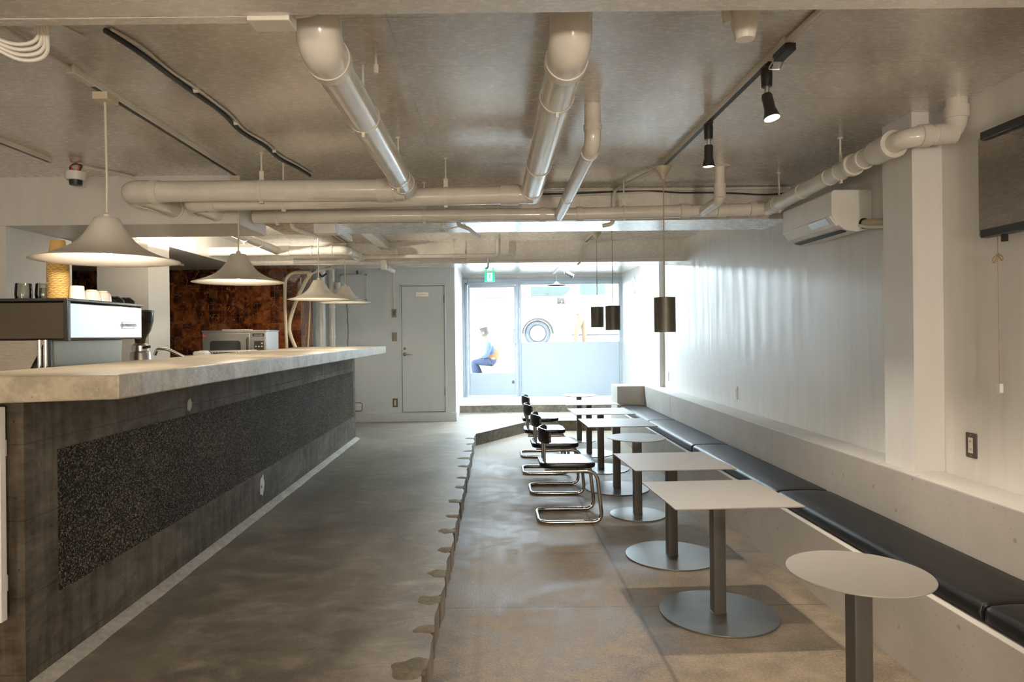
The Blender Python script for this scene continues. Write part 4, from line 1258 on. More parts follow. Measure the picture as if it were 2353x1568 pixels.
outlet('bronze switch plate left of the grey door at handle height', (-1.495, 10.53, 1.467), 0, 0.078, 0.135, face='plate', cat='switch', name='light_switch')
outlet('dark control plate left of the grey door below a vertical conduit', (-1.497, 10.53, 1.83), 0, 0.078, 0.125, face='black', cat='switch', name='light_switch')
cable('vertical painted conduit above the control plate left of the grey door', [(-1.50, 10.52, 1.89), (-1.50, 10.52, 2.6)], 0.011, 'pipe2', 'conduit')

# small white holder low on the back wall, half hidden by the bar
t = thing('paper_holder', 'small white box with black wire edge, low on the wall beside the bar end', 'holder', (-2.07, 10.53, 0.40))
MB().prism(rrect(0.16, 0.12, 0.03, 5), -0.09, 0.0, 'y').build('box', M['white'], t, bevel=0.006)
MB().tube([(p[0] * 1.06, -0.095, p[1] * 1.06) for p in rrect(0.16, 0.12, 0.03, 5)], 0.005, 8, closed=True).build('wire_edge', M['black'], t)

# clock
t = thing('wall_clock', 'round white wall clock on the bright entrance side wall', 'clock', (2.56, 12.2, 2.34))
t.rotation_euler = (R(90), 0, R(-90))
MB().lathe([(0, 0), (0.16, 0.0), (0.165, 0.02), (0.155, 0.03), (0.15, 0.024), (0, 0.022)], n=40).build('case', M['white'], t)
MB().box(-0.005, 0.005, -0.02, 0.085, 0.0235, 0.0255).build('hour_hand', M['black'], t)
MB().box(-0.02, 0.12, -0.004, 0.004, 0.0255, 0.0275).build('minute_hand', M['black'], t)
for k in range(12):
    a = R(30 * k)
    MB().cyl((0.128 * math.cos(a), 0.128 * math.sin(a), 0.022), (0.128 * math.cos(a), 0.128 * math.sin(a), 0.0245), 0.008, 8).build('hour_mark', M['grey'], t)

# exit sign
t = thing('exit_sign', 'green illuminated exit sign with a white running figure over the shop door', 'sign', (-0.02, 12.55, 2.455))
MB().box(-0.095, 0.095, 0.0, 0.03, 0, 0.185).build('housing', M['white'], t, bevel=0.004)
MB().box(-0.09, 0.09, -0.004, 0.0, 0.005, 0.18).build('green_face', M['green'], t)
MB().box(-0.045, 0.05, -0.006, -0.004, 0.02, 0.165).build('white_doorway', M['signwhite'], t)
fg = MB().ball((0.012, -0.007, 0.138), 0.012, 10, (1, .2, 1))
for a, c, w in (((0.008, 0.125), (-0.004, 0.085), .010), ((0.008, 0.12), (0.032, 0.105), .005), ((0.006, 0.12), (-0.022, 0.108), .005), ((-0.004, 0.085), (0.018, 0.062), .007), ((0.018, 0.062), (0.012, 0.035), .006), ((-0.004, 0.085), (-0.018, 0.06), .007), ((-0.018, 0.06), (-0.038, 0.052), .006)):
    fg.cyl((a[0], -0.007, a[1]), (c[0], -0.007, c[1]), w, 8)
fg.build('running_figure', M['green'], t)
MB().cyl((-0.05, 0.015, 0.185), (-0.05, 0.015, CE - 2.455), 0.006).cyl((0.05, 0.015, 0.185), (0.05, 0.015, CE - 2.455), 0.006).build('hanger', M['white'], t)

# added glowing panel that brightens the entrance, hidden by the far beam
FILL = emit('fill_glow', (0.72, 0.88, 1.0), 85.0)
lp = thing('fill_panel', 'added glowing fill panel under the entrance ceiling, hidden behind the far beam', 'fill light', (1.0, 10.9, CE - 0.04), 0)
MB().box(-1.0, 1.0, -0.32, 0.32, 0.006, 0.04).build('housing', M['white'], lp, bevel=0.003)
MB().box(-0.98, 0.98, -0.30, 0.30, 0.0, 0.006).build('glow_face', FILL, lp)
# small dark fitting over the entrance
t = thing('camera_spot', 'small dark tilted spotlight on the entrance ceiling track', 'spotlight', (1.19, 11.0, CE - .032))
MB().cyl((0, 0, 0), (0, 0, -0.16), 0.012, 12).build('stem', M['black'], t)
MB().cyl((0.02, 0, -0.14), (0.14, -0.02, -0.21), 0.035, 18).build('head', M['blackm'], t)

# ------------------------------------------------------------------ espresso machine and what stands on it
em = thing('espresso_machine', 'polished steel espresso machine behind the near end of the bar', 'espresso machine', (-2.05, 3.30, 1.15))
MB().box(-0.56, 0.0, 0.0, 0.71, 0.328, 0.515).build('upper_body', M['bsteel'], em, bevel=0.008)
MB().box(-0.545, 0.0025, 0.020, 0.695, 0.338, 0.505).box(0.0005, 0.002, 0.02, 0.695, 0.338, 0.505).build('customer_panel', M['polished'], em, bevel=0.002)
MB().box(-0.57, 0.008, -0.008, 0.718, 0.515, 0.530).build('top_tray', M['blackm'], em, bevel=0.004)
MB().box(-0.012, 0.010, -0.010, 0.014, 0.322, 0.518).build('corner_trim', M['black'], em, bevel=0.003)
MB().box(-0.50, -0.10, 0.03, 0.66, 0.10, 0.328).build('group_housing', M['blackm'], em)
MB().prism([(0.06, 0.10), (0.655, 0.10), (0.672, 0.326), (0.045, 0.326)], -0.117, -0.097, 'x').build('lower_panel', M['bsteel'], em, bevel=0.003)
MB().box(-0.52, -0.10, 0.02, 0.68, 0.06, 0.10).build('drip_tray', M['steel'], em, bevel=0.004)
for lx in (-0.47, -0.13):
    for ly in (0.05, 0.64):
        MB().cyl((lx, ly, 0.0), (lx, ly, 0.07), 0.022, 16).build('foot', M['black'], em)
for lx in (-0.150, -0.120):
    MB().cyl((lx, 0.025, 0.07), (lx, 0.025, 0.33), 0.011, 14).build('corner_rod', M['chrome'], em)
MB().prism([(-0.49, 0.10), (-0.24, 0.10), (-0.12, 0.326), (-0.38, 0.326)], 0.018, 0.03, 'y').build('side_plate', M['dsteel'], em)
bd = MB().box(0.0025, 0.006, 0.485, 0.625, 0.385, 0.425).build('badge', M['china'], em, bevel=0.001)
MB().box(0.0055, 0.0068, 0.49, 0.62, 0.389, 0.421).build('badge_field', M['grey' if False else 'oven'], bd)
text_mesh('LA MARZOCCO', 0.021, 'lettering', M['grey'], bd, Matrix.Translation((0.007, 0.555, 0.405)) @ Matrix.Rotation(R(90), 4, 'Z') @ Matrix.Rotation(R(90), 4, 'X'))

EZ = 1.15 + 0.530
# paper cup stack: every cup
kg = 'upside-down kraft paper cups stacked on the espresso machine'
proto = thing('paper_cup', 'kraft paper cup turned upside down on top of its stack, clear of the lamp rim', 'cup', (-2.205, 3.48, EZ), 0, kg)
MB().lathe([(0.048, 0.0), (0.050, 0.003), (0.047, 0.006), (0.033, 0.115), (0.030, 0.117), (0.0, 0.113)], n=36).build('cup', M['cup'], proto)
sl_ = MB()
n = 40
vs = []
for k in range(n):
    a = 2 * math.pi * k / n
    zz = 0.014 + 0.0035 * math.sin(5 * a)
    for r_, z_ in ((0.0492, zz - .010), (0.0512, zz - .010), (0.0500, zz), (0.0480, zz)):
        vs.append((r_ * math.cos(a), r_ * math.sin(a), z_))
sl_.add(vs, [(k * 4 + j, k * 4 + (j + 1) % 4, ((k + 1) % n) * 4 + (j + 1) % 4, ((k + 1) % n) * 4 + j) for k in range(n) for j in range(4)])
sl_.build('sleeve_edge', M['kraft'], proto)
ncup = 17
proto.location.z = EZ + 0.0118 * (ncup - 1)
for i in range(ncup - 1):
    c = copy_tree(proto)
    c.location.z = EZ + 0.0118 * i
    c.rotation_euler.z = rnd.uniform(0, 6)
    c['label'] = 'kraft paper cup nested in the tall stack below its topmost cup'

def glass(x, y, label):
    t = tag(MB().lathe([(0.0, 0.0), (0.036, 0.0), (0.037, 0.008), (0.040, 0.03), (0.036, 0.085), (0.0345, 0.086), (0.033, 0.084), (0.036, 0.032), (0.033, 0.012), (0.0, 0.010)], n=36).build('drinking_glass', M['cupglass'], loc=(x, y, EZ)), label, 'glass', 'drinking glasses on the espresso machine')
    return t
glass(-2.375, 3.47, 'clear drinking glass at the left end of the row on the espresso machine')
glass(-2.285, 3.49, 'clear drinking glass right beside the kraft cup stack')
glass(-2.47, 3.80, 'clear drinking glass behind the other two on the espresso machine')
def china(x, y, prof, label, mat='china', name='cup', cat='cup'):
    return tag(MB().lathe(prof, n=36).build(name, M[mat], loc=(x, y, EZ)), label, cat, 'white cups upside down on the espresso machine' if mat == 'china' else 'black cups upside down on the espresso machine')
tall = [(0.0, 0.001), (0.036, 0.0), (0.038, 0.0), (0.037, 0.01), (0.033, 0.07), (0.031, 0.073), (0.0, 0.072)]
bowl = [(0.0, 0.001), (0.044, 0.0), (0.046, 0.002), (0.045, 0.02), (0.040, 0.045), (0.030, 0.056), (0.025, 0.057), (0.025, 0.061), (0.0, 0.060)]
low = [(0.0, 0.001), (0.052, 0.0), (0.054, 0.002), (0.047, 0.018), (0.034, 0.031), (0.026, 0.034), (0.026, 0.038), (0.0, 0.037)]
china(-2.122, 3.50, tall, 'tall white cup just right of the kraft cup stack', name='espresso_cup')
china(-2.118, 3.62, bowl, 'rounded white cup, first right of the tall white cup', name='espresso_cup')
china(-2.118, 3.72, bowl, 'rounded white cup, second right of the tall white cup', name='espresso_cup')
china(-2.118, 3.84, low, 'low black cup nearer the white cups', 'leather', name='espresso_cup')
china(-2.115, 3.955, low, 'low black cup at the far end of the espresso machine', 'leather', name='espresso_cup')

# grinder
gd = thing('coffee_grinder', 'coffee grinder with brown hopper just beyond the espresso machine', 'grinder', (-2.24, 4.355, 1.15))
MB().lathe([(0.0, 0.0), (0.085, 0.0), (0.085, 0.02), (0.068, 0.14), (0.062, 0.235), (0.058, 0.245), (0.0, 0.25)], n=12).build('body', M['alu'], gd, smooth=True)
MB().lathe([(0.0, 0.25), (0.05, 0.25), (0.052, 0.285), (0.035, 0.30), (0.0, 0.30)], n=28).build('burr_collar', M['alu'], gd)
MB().lathe([(0.0, 0.30), (0.030, 0.30), (0.034, 0.33), (0.062, 0.38), (0.078, 0.44), (0.080, 0.50), (0.076, 0.50), (0.074, 0.44), (0.058, 0.385), (0.028, 0.335), (0.0, 0.33)], n=36).build('hopper', M['smoke'], gd)
MB().lathe([(0.0, 0.498), (0.083, 0.498), (0.083, 0.51), (0.0, 0.515)], n=36).build('hopper_lid', M['black'], gd)
MB().cyl((0.03, -0.03, 0.272), (0.085, -0.05, 0.278), 0.009, 12).build('lever', M['black'], gd)

# ------------------------------------------------------------------ kitchen beyond the counter
bk = thing('back_counter', 'steel kitchen bench under the brown tiled wall', 'counter', (-4.0, 7.0, RF))
MB().box(-1.4, 0.82, 0.6, 1.94, 0.0, 0.90).build('cabinet_body', M['oven'], bk)
MB().box(-1.42, 0.84, 0.58, 1.945, 0.90, 0.94).build('worktop', M['steel'], bk, bevel=0.003)
ov = thing('oven', 'steel convection oven with dark window under the brown tiles', 'oven', (-3.115, 7.36, 1.195))
ov.location.z = 1.152
ov.scale.z = 0.88
MB().box(0.0, 0.69, 0.0, 0.42, 0.0, 0.455).build('body', M['oven'], ov, bevel=0.006)
MB().box(-0.006, 0.696, -0.006, 0.426, 0.440, 0.462).build('top_lid', M['steel'], ov, bevel=0.003)
MB().box(0.19, 0.44, 0.05, 0.3, 0.462, 0.475).build('vent_cap', M['white'], ov, bevel=0.003)
dv = MB().box(0.01, 0.515, -0.022, -0.001, 0.03, 0.425).build('oven_door', M['oven'], ov, bevel=0.004)
MB().prism(rrect(0.33, 0.22, 0.035, 6, 0.255, 0.225), -0.026, -0.022, 'y').build('door_window', M['ovglass'], dv)
MB().tube(fillet([(0.498, -0.022, 0.10), (0.498, -0.055, 0.11), (0.498, -0.055, 0.36), (0.498, -0.022, 0.37)], 0.02, 4), 0.008, 10).build('door_handle', M['black'], dv)
cp = MB().box(0.535, 0.68, -0.012, -0.001, 0.02, 0.43).build('control_panel', M['oven'], ov, bevel=0.003)
MB().box(0.56, 0.665, -0.015, -0.012, 0.22, 0.33).build('display', M['black'], cp)
MB().box(0.545, 0.672, -0.0145, -0.012, 0.385, 0.42).build('name_plate', M['black'], cp)
for ix in range(3):
    MB().cyl((0.582 + ix * 0.032, -0.012, 0.262), (0.582 + ix * 0.032, -0.020, 0.262), 0.009, 14).build('button', M['white'], cp)
MB().cyl((0.648, -0.012, 0.30), (0.648, -0.020, 0.30), 0.010, 14).build('button', M['white'], cp)
text_mesh('maruzen', 0.028, 'lettering', M['white'], cp, Matrix.Translation((0.609, -0.016, 0.402)) @ Matrix.Rotation(R(90), 4, 'X'))
lg = MB().prism([(0.035 + 0.026 * math.cos(R(a)), 0.395 + 0.016 * math.sin(R(a))) for a in range(0, 360, 20)], -0.0245, -0.022, 'y').build('red_mark', M['red'], dv)
MB().prism([(0.020, 0.398), (0.030, 0.391), (0.040, 0.399), (0.050, 0.391), (0.050, 0.395), (0.040, 0.404), (0.030, 0.396), (0.020, 0.403)], -0.026, -0.0245, 'y').build('white_stroke', M['white'], lg)

gs = thing('gas_stove', 'steel gas stove top with wire grates, behind the bar in front of the oven', 'stove', (-2.86, 6.35, 1.15))
MB().box(0.0, 0.50, 0.0, 0.75, 0.0, 0.17).build('body', M['steel'], gs, bevel=0.006)
for i in range(2):
    g = MB()
    for k in range(4):
        yv = 0.09 + i * 0.36 + k * 0.075
        g.tube(fillet([(0.05, yv, 0.17), (0.05, yv, 0.198), (0.45, yv, 0.198), (0.45, yv, 0.17)], 0.02, 4), 0.006, 8)
    g.build('grate', M['alu'], gs)
for i in range(2):
    MB().lathe([(0, 0.17), (0.05, 0.17), (0.045, 0.185), (0, 0.187)], (0.25, 0.2 + .36 * i, 0), 20).build('burner', M['black'], gs)

fc = thing('faucet', 'curved chrome faucet rising behind the bar between the grinder and the stove', 'faucet', (-2.62, 5.35, 1.15))
MB().tube(fillet([(0.26, 0.10, 0.0), (0.24, 0.10, 0.14), (0.07, 0.03, 0.245), (0.0, 0.0, 0.25), (-0.02, 0.0, 0.20)], 0.05, 8), 0.013, 14).build('spout', M['chrome'], fc)
MB().cyl((0.26, 0.10, 0.0), (0.26, 0.10, 0.06), 0.025, 18).build('base', M['chrome'], fc)
MB().tube(fillet([(0.26, 0.10, 0.06), (0.33, 0.2, 0.13), (0.42, 0.25, 0.14)], 0.05, 6), 0.008, 10).build('lever', M['chrome'], fc)
wc = tag(MB().box(-2.37, -2.27, 5.42, 5.50, 1.145, 1.372).build('water_bottle', M['white'], bevel=0.01), 'small white container top showing behind the bar beside the faucet', 'container')
fc2 = thing('second_faucet', 'low chrome tap loop behind the bar, right of the white container', 'faucet', (-2.42, 5.62, 1.15))
fc2.name = 'faucet'
MB().tube(fillet([(-0.02, 0, 0.0), (-0.02, 0, 0.215), (0.10, 0.0, 0.215), (0.10, 0.0, 0.17)], 0.05, 8), 0.010, 12).build('spout', M['chrome'], fc2)
MB().cyl((-0.02, 0, 0.0), (-0.02, 0, 0.05), 0.02, 16).build('base', M['chrome'], fc2)

tag(MB().prism(rrect(0.30, 0.14, 0.03, 5, -3.85, 8.2), 2.345, 2.375, 'z').build('ceiling_fixture', M['white'], bevel=0.004), 'flat white light fitting under the kitchen soffit', 'light fitting')

def hose(label, pts, r, mat='hose', name='hose'):
    return tag(MB().tube(fillet(pts, 0.16, 10), r, 14).build(name, M[mat]), label, name)
hose('beige hose arching over and dropping straight in front of the brown tiles', [(-2.30, 8.72, 2.30), (-2.53, 8.70, 2.30), (-2.62, 8.70, 2.22), (-2.63, 8.70, 1.9), (-2.60, 8.70, 1.1)], 0.021)
hose('beige hose bowing to the left of the drain stack in front of the tiles', [(-2.30, 8.75, 2.29), (-2.36, 8.75, 2.22), (-2.50, 8.75, 1.95), (-2.61, 8.75, 1.60), (-2.52, 8.75, 1.35), (-2.38, 8.75, 1.1)], 0.024)
cable('bare copper pipe rising along the tiled corner', [(-2.40, 8.85, 1.1), (-2.36, 8.88, 1.75), (-2.35, 8.90, 2.30)], 0.011, 'tan', 'copper_pipe')
cable('tangle of dark wiring under the far beam at the tiled corner', [(-2.28, 8.70, 2.30), (-2.22, 8.72, 2.33), (-2.16, 8.72, 2.24), (-2.10, 8.74, 2.29)], 0.012, 'rubber', bend=.03)
cable('white flexible conduit end at the tiled corner under the far beam', [(-2.34, 8.70, 2.27), (-2.18, 8.72, 2.33), (-2.03, 8.74, 2.36)], 0.018, 'white', 'conduit')

ps = thing('drain_stack', 'thick white vertical drain stack between the tiles and the grey door', 'pipe', (-2.56, 10.25, RF))
MB().cyl((0, 0, 0), (0, 0, 2.49), 0.078, 28).build('pipe', M['pipe'], ps)
for z_ in (0.7, 1.55, 2.2):
    MB().cyl((0, 0, z_), (0, 0, z_ + .05), 0.085, 28).build('collar', M['pipe'], ps)
ps = thing('drain_stack', 'slimmer white vertical pipe right of the thick drain stack', 'pipe', (-2.40, 10.30, RF))
MB().cyl((0, 0, 0), (0, 0, 2.49), 0.048, 24).build('pipe', M['pipe'], ps)
for z_ in (0.55, 1.3, 1.75):
    MB().cyl((0, 0, z_), (0, 0, z_ + .04), 0.054, 24).build('collar', M['pipe2'], ps)
MB().tube(fillet([(0.0, 0, 2.0), (0.10, -0.02, 2.0), (0.10, -0.02, 2.14)], 0.06, 8), 0.042, 20).build('branch_elbow', M['pipe'], ps)
cable('thin pale vertical pipe left of the thick drain stack', [(-2.70, 10.2, RF), (-2.70, 10.2, 2.5)], 0.020, 'white', 'water_pipe')
cable('thin dark wire hanging down the back wall beside the drain stacks', [(-2.24, 10.51, 2.3), (-2.22, 10.51, 1.9), (-2.20, 10.515, 1.6), (-2.23, 10.515, 1.0)], 0.004, 'rubber', 'wire', bend=.2)
vp = thing('wall_cabinet', 'shallow white framed cabinet on the back wall behind the farthest funnel pendant', 'cabinet', (-2.30, 10.53, 2.03))
MB().box(-0.0, 0.40, -0.09, 0.0, 0.0, 0.40).build('body', M['door'], vp, bevel=0.003)
MB().box(0.0, 0.40, -0.105, -0.09, 0.375, 0.40).box(0.0, 0.40, -0.105, -0.09, 0.0, 0.025).box(0.375, 0.40, -0.105, -0.09, 0.0, 0.40).box(0.0, 0.025, -0.105, -0.09, 0, .40).build('frame', M['door'], vp, bevel=0.003)
MB().box(0.25, 0.255, -0.106, -0.02, 0.40, 0.46).build('bracket', M['black'], vp)

# ------------------------------------------------------------------ outside: forecourt, street, van, people
M['pave'] = m_conc('pale_paving', (0.42, 0.41, 0.39), 0.12, 0.8, 3)
M['vanpaint'] = plain('white_van_paint', (0.78, 0.79, 0.80), 0.3, var=0.01)
M['vanglass'] = plain('green_tinted_van_glass', (0.015, 0.03, 0.027), 0.4)
M['arch'] = plain('grey_wheel_arch_plastic', (0.015, 0.016, 0.016), 0.6)
M['tyre'] = plain('tyre_rubber', (0.06, 0.065, 0.075), 0.7)
M['rim'] = plain('white_wheel_disc', (0.5, 0.51, 0.53), 0.4)
M['skin'] = plain('skin', (0.20, 0.115, 0.075), 0.5)
M['jeans'] = plain('blue_denim', (0.010, 0.022, 0.055), 0.85, var=0.4, scale=25)
M['shirt'] = plain('pale_blue_plaid_shirt', (0.035, 0.06, 0.14), 0.8, var=0.5, scale=30)
M['vest'] = plain('orange_tan_vest', (0.14, 0.065, 0.02), 0.8, var=0.15)
M['cap'] = plain('slate_blue_cap', (0.014, 0.018, 0.036), 0.8)
M['trous'] = plain('beige_work_trousers', (0.11, 0.07, 0.045), 0.85, var=0.15)
M['wshirt'] = plain('white_work_shirt', (0.70, 0.70, 0.72), 0.8)
M['shoe'] = plain('dark_shoe', (0.02, 0.02, 0.02), 0.6)
M['hair'] = plain('dark_hair', (0.02, 0.015, 0.012), 0.6)
M['leaf'] = plain('green_leaf', (0.03, 0.10, 0.03), 0.6, var=0.4)
M['bark'] = plain('brown_bark', (0.06, 0.04, 0.025), 0.9)

g_ = struct(MB().box(-14, 14, 13.5, 16.6, 0.1, 0.42).build('ground', M['pave'], smooth=False))
struct(MB().box(-14, 14, 16.6, 40, 0.1, 1.13).build('ground', M['pave'], smooth=False))
for i in range(3):
    struct(MB().box(-3.0, -0.05, 15.5 + i * 0.36, 16.6, 0.42, 0.60 + i * 0.18).build('stair_step', M['pave'], bevel=0.008))
tag(MB().box(-0.13, 1.5, 14.55, 15.25, 0.42, 0.765).build('concrete_block', M['pave'], bevel=0.01), 'low pale concrete block outside the glass door, with a man sitting on it', 'block')

van = thing('delivery_van', 'white van parked on the street beyond the shop window', 'van', (1.36, 20.0, 1.13))
body = [(-3.2, 0.30), (-0.56, 0.30), (-0.54, 0.50), (-0.42, 0.72), (-0.22, 0.86), (0.0, 0.90), (0.22, 0.86), (0.42, 0.72), (0.54, 0.50), (0.56, 0.30), (4.6, 0.30), (4.7, 0.9), (4.5, 1.25), (3.4, 1.42), (2.5, 2.35), (2.2, 2.45), (-3.1, 2.45), (-3.2, 2.3)]
MB().prism(body, 0.0, 1.9, 'y').build('body', M['vanpaint'], van, smooth=False, bevel=0.02)
ar = MB()
for k in range(25):
    pass
ring_o = [(0.47 * math.cos(R(a)), 0.37 + 0.47 * math.sin(R(a))) for a in range(0, 181, 9)]
ring_i = [(0.405 * math.cos(R(a)), 0.37 + 0.405 * math.sin(R(a))) for a in range(180, -1, -9)]
ar.prism(ring_o + ring_i, -0.05, 0.03, 'y').build('wheel_arch', M['arch'], van)
wh = MB().tube([(0.305 * math.cos(R(a)), 0.10, 0.38 + 0.305 * math.sin(R(a))) for a in range(0, 360, 10)], 0.085, 14, closed=True).build('tyre', M['tyre'], van)
ds = MB().lathe([(0.0, 0.0), (0.10, 0.0), (0.13, -0.02), (0.20, -0.03), (0.225, 0.0), (0.225, 0.05), (0, 0.05)], n=36).build('wheel_disc', M['rim'], wh, loc=(0, 0.05, 0.38))
ds.rotation_euler = (R(90), 0, 0)
for k in range(8):
    a = R(45 * k)
    MB().cyl((0.155 * math.cos(a), 0.155 * math.sin(a), -0.02), (0.155 * math.cos(a), 0.155 * math.sin(a), 0.034), 0.016, 10).build('vent_hole', M['arch'], ds)
MB().box(-3.0, 0.35, -0.012, 0.0, 1.43, 1.45).build('side_moulding', M['arch'], van)
MB().prism([(-0.2, 1.46), (0.75, 1.46), (0.95, 1.62), (1.0, 2.2), (-0.2, 2.2)], -0.010, 0.0, 'y').build('side_window', M['vanglass'], van)
MB().prism(rrect(0.75, 0.62, 0.10, 5, 1.62, 1.80), -0.010, 0.0, 'y').build('door_window', M['vanglass'], van)
MB().box(1.0, 3.6, -0.015, 0.0, 0.30, 0.34).build('sill_trim', M['arch'], van)

def skin_mesh(name, verts, edges, mat, parent, root=0, sub=2):
    me = bpy.data.meshes.new(name)
    me.from_pydata([v[:3] for v in verts], edges, [])
    o = bpy.data.objects.new(name, me)
    COL.objects.link(o)
    o.parent = parent
    me.materials.append(mat)
    m = o.modifiers.new('skin', 'SKIN')
    m.use_smooth_shade = True
    sv = me.skin_vertices[0].data
    for i, v in enumerate(verts):
        r_ = v[3]
        sv[i].radius = r_ if isinstance(r_, tuple) else (r_, r_)
        sv[i].use_root = (i == root)
    s_ = o.modifiers.new('sub', 'SUBSURF')
    s_.levels = s_.render_levels = sub
    return o

def person(label, loc, J, clothes, rz=0.0):
    """J: joint positions relative to the root; builds one continuous body plus clothing children"""
    t = thing('person', label, 'person', loc, rz)
    v, e = [], []
    def A(p, r_, prev=None):
        v.append((p[0], p[1], p[2], r_))
        if prev is not None:
            e.append((prev, len(v) - 1))
        return len(v) - 1
    lerp = lambda a, b_, q: tuple(a[i] + (b_[i] - a[i]) * q for i in range(3))
    pel = A(J['pelvis'], 0.125)
    sp1 = A(J['waist'], 0.115, pel)
    chs = A(J['chest'], 0.13, sp1)
    nk = A(J['neck'], 0.055, chs)
    hb = A(J['head'], (0.078, 0.09), nk)
    ht = A(J['crown'], 0.07, hb)
    fwd = Vector(J['face'])
    hd = Vector(J['head'])
    upv = (Vector(J['crown']) - hd).normalized()
    nose = hd + fwd * 0.105 - upv * 0.005
    ns_ = A(nose, 0.014, hb)
    for s_ in ('L', 'R'):
        sh = A(J['sh' + s_], 0.058, chs)
        el = A(J['el' + s_], 0.042, sh)
        wr = A(J['wr' + s_], 0.028, el)
        hv = (Vector(J['wr' + s_]) - Vector(J['el' + s_])).normalized()
        wrp = Vector(J['wr' + s_])
        side = Vector((0, 1, 0)) if abs(hv.y) < .8 else Vector((1, 0, 0))
        side = (side - hv * side.dot(hv)).normalized()
        dn = hv.cross(side).normalized()
        if dn.z > 0:
            dn = -dn
        palm = A(wrp + hv * 0.055, (0.036, 0.02), wr)
        for k, ln in ((-1.5, .062), (-.5, .075), (.5, .08), (1.5, .07)):
            b0 = wrp + hv * 0.085 + side * (0.018 * k)
            f0 = A(b0, 0.009, palm)
            f1 = A(b0 + hv * ln * .55 + dn * .008, 0.0085, f0)
            A(b0 + hv * ln * .85 + dn * .035, 0.0075, f1)
        th = wrp + hv * 0.035 - side * 0.036
        t0_ = A(th, 0.010, palm)
        A(th + hv * 0.04 - side * 0.012 + dn * .012, 0.009, t0_)
        hp = A(J['hip' + s_], 0.085, pel)
        kn = A(J['kn' + s_], 0.055, hp)
        an = A(J['an' + s_], 0.038, kn)
        to = A(J['toe' + s_], 0.032, an)
    skin_mesh('body', v, e, M['skin'], t, pel)
    # face details
    rt = fwd.cross(upv).normalized()
    eyes = MB()
    for q in (-1, 1):
        c = hd + fwd * 0.082 + upv * 0.02 + rt * (0.032 * q)
        eyes.ball(c, 0.011, 8)
    eyes.build('eyes', M['hair'], t)
    MB().tube([hd + fwd * 0.083 - upv * 0.045 + rt * q for q in (-.02, 0, .02)], 0.005, 6).build('mouth', M['red'], t)
    for q in (-1, 1):
        MB().ball(hd + rt * (0.085 * q), 0.022, 10, (1, .6, 1.3)).build('ear', M['skin'], t)
    # clothes
    top, legs = clothes['top'], clothes['legs']
    sv_, se = [], []
    def B(p, r_, prev=None):
        sv_.append((p[0], p[1], p[2], r_))
        if prev is not None:
            se.append((prev, len(sv_) - 1))
        return len(sv_) - 1
    a = B(lerp(J['pelvis'], J['waist'], .25), 0.145)
    b_ = B(J['waist'], 0.14, a)
    c = B(J['chest'], 0.155, b_)
    B(lerp(J['chest'], J['neck'], .75), 0.075, c)
    for s_ in ('L', 'R'):
        d_ = B(J['sh' + s_], 0.078, c)
        f_ = B(J['el' + s_], 0.060, d_)
        B(lerp(J['el' + s_], J['wr' + s_], .85 if clothes.get('long', True) else .3), 0.046, f_)
    skin_mesh('shirt', sv_, se, M[top], t)
    sv_, se = [], []
    a = B(lerp(J['pelvis'], J['waist'], .3), 0.138)
    p_ = B(J['pelvis'], 0.145, a)
    for s_ in ('L', 'R'):
        d_ = B(J['hip' + s_], 0.108, p_)
        f_ = B(J['kn' + s_], 0.078, d_)
        B(lerp(J['kn' + s_], J['an' + s_], .5), 0.070, f_)
        B(lerp(J['kn' + s_], J['an' + s_], .95), 0.062, len(sv_) - 1)
    skin_mesh('trousers', sv_, se, M[legs], t, 1)
    for s_ in ('L', 'R'):
        sv_, se = [], []
        a = B(J['an' + s_], 0.05)
        an_, to_ = Vector(J['an' + s_]), Vector(J['toe' + s_])
        B(an_ + Vector((0, 0, -0.045)) - (to_ - an_) * .25, 0.040, a)
        B(an_ + (to_ - an_) * .6, 0.044, a)
        B(to_ + (to_ - an_) * .15, 0.034, len(sv_) - 1)
        skin_mesh('shoe', sv_, se, M['shoe'], t)
    if 'vest' in clothes:
        sv_, se = [], []
        a = B(lerp(J['pelvis'], J['waist'], -.1), 0.165)
        b_ = B(J['waist'], 0.158, a)
        c = B(lerp(J['waist'], J['chest'], .7), 0.165, b_)
        B(lerp(J['chest'], J['neck'], .25), 0.12, c)
        skin_mesh('vest', sv_, se, M['vest'], t)
    # hair / cap
    cr = Vector(J['crown'])
    if 'cap' in clothes:
        sv_, se = [], []
        a = B(tuple(hd + upv * 0.055), 0.098)
        B(tuple(cr + upv * 0.015), 0.075, a)
        skin_mesh('cap', sv_, se, M['cap'], t)
        br = MB()
        rim = []
        for k in range(13):
            q = R(-75 + 150 * k / 12)
            rim.append(hd + upv * 0.052 + fwd * (0.085 + 0.085 * math.cos(q)) + rt * 0.085 * math.sin(q))
        low_ = [p - upv * 0.008 for p in rim]
        n = 13
        br.add(rim + low_, [tuple(range(n)), tuple(range(n, 2 * n))[::-1]] + [(k, (k + 1) % n, n + (k + 1) % n, n + k) for k in range(n)])
        br.build('cap_brim', M['cap'], t)
    sv_, se = [], []
    a = B(tuple(hd + upv * 0.03 - fwd * 0.025), 0.092)
    B(tuple(cr - fwd * 0.015), 0.074, a)
    B(tuple(hd - fwd * 0.04 - upv * 0.03), 0.07, a)
    skin_mesh('hair', sv_, se, M['hair'], t)
    return t

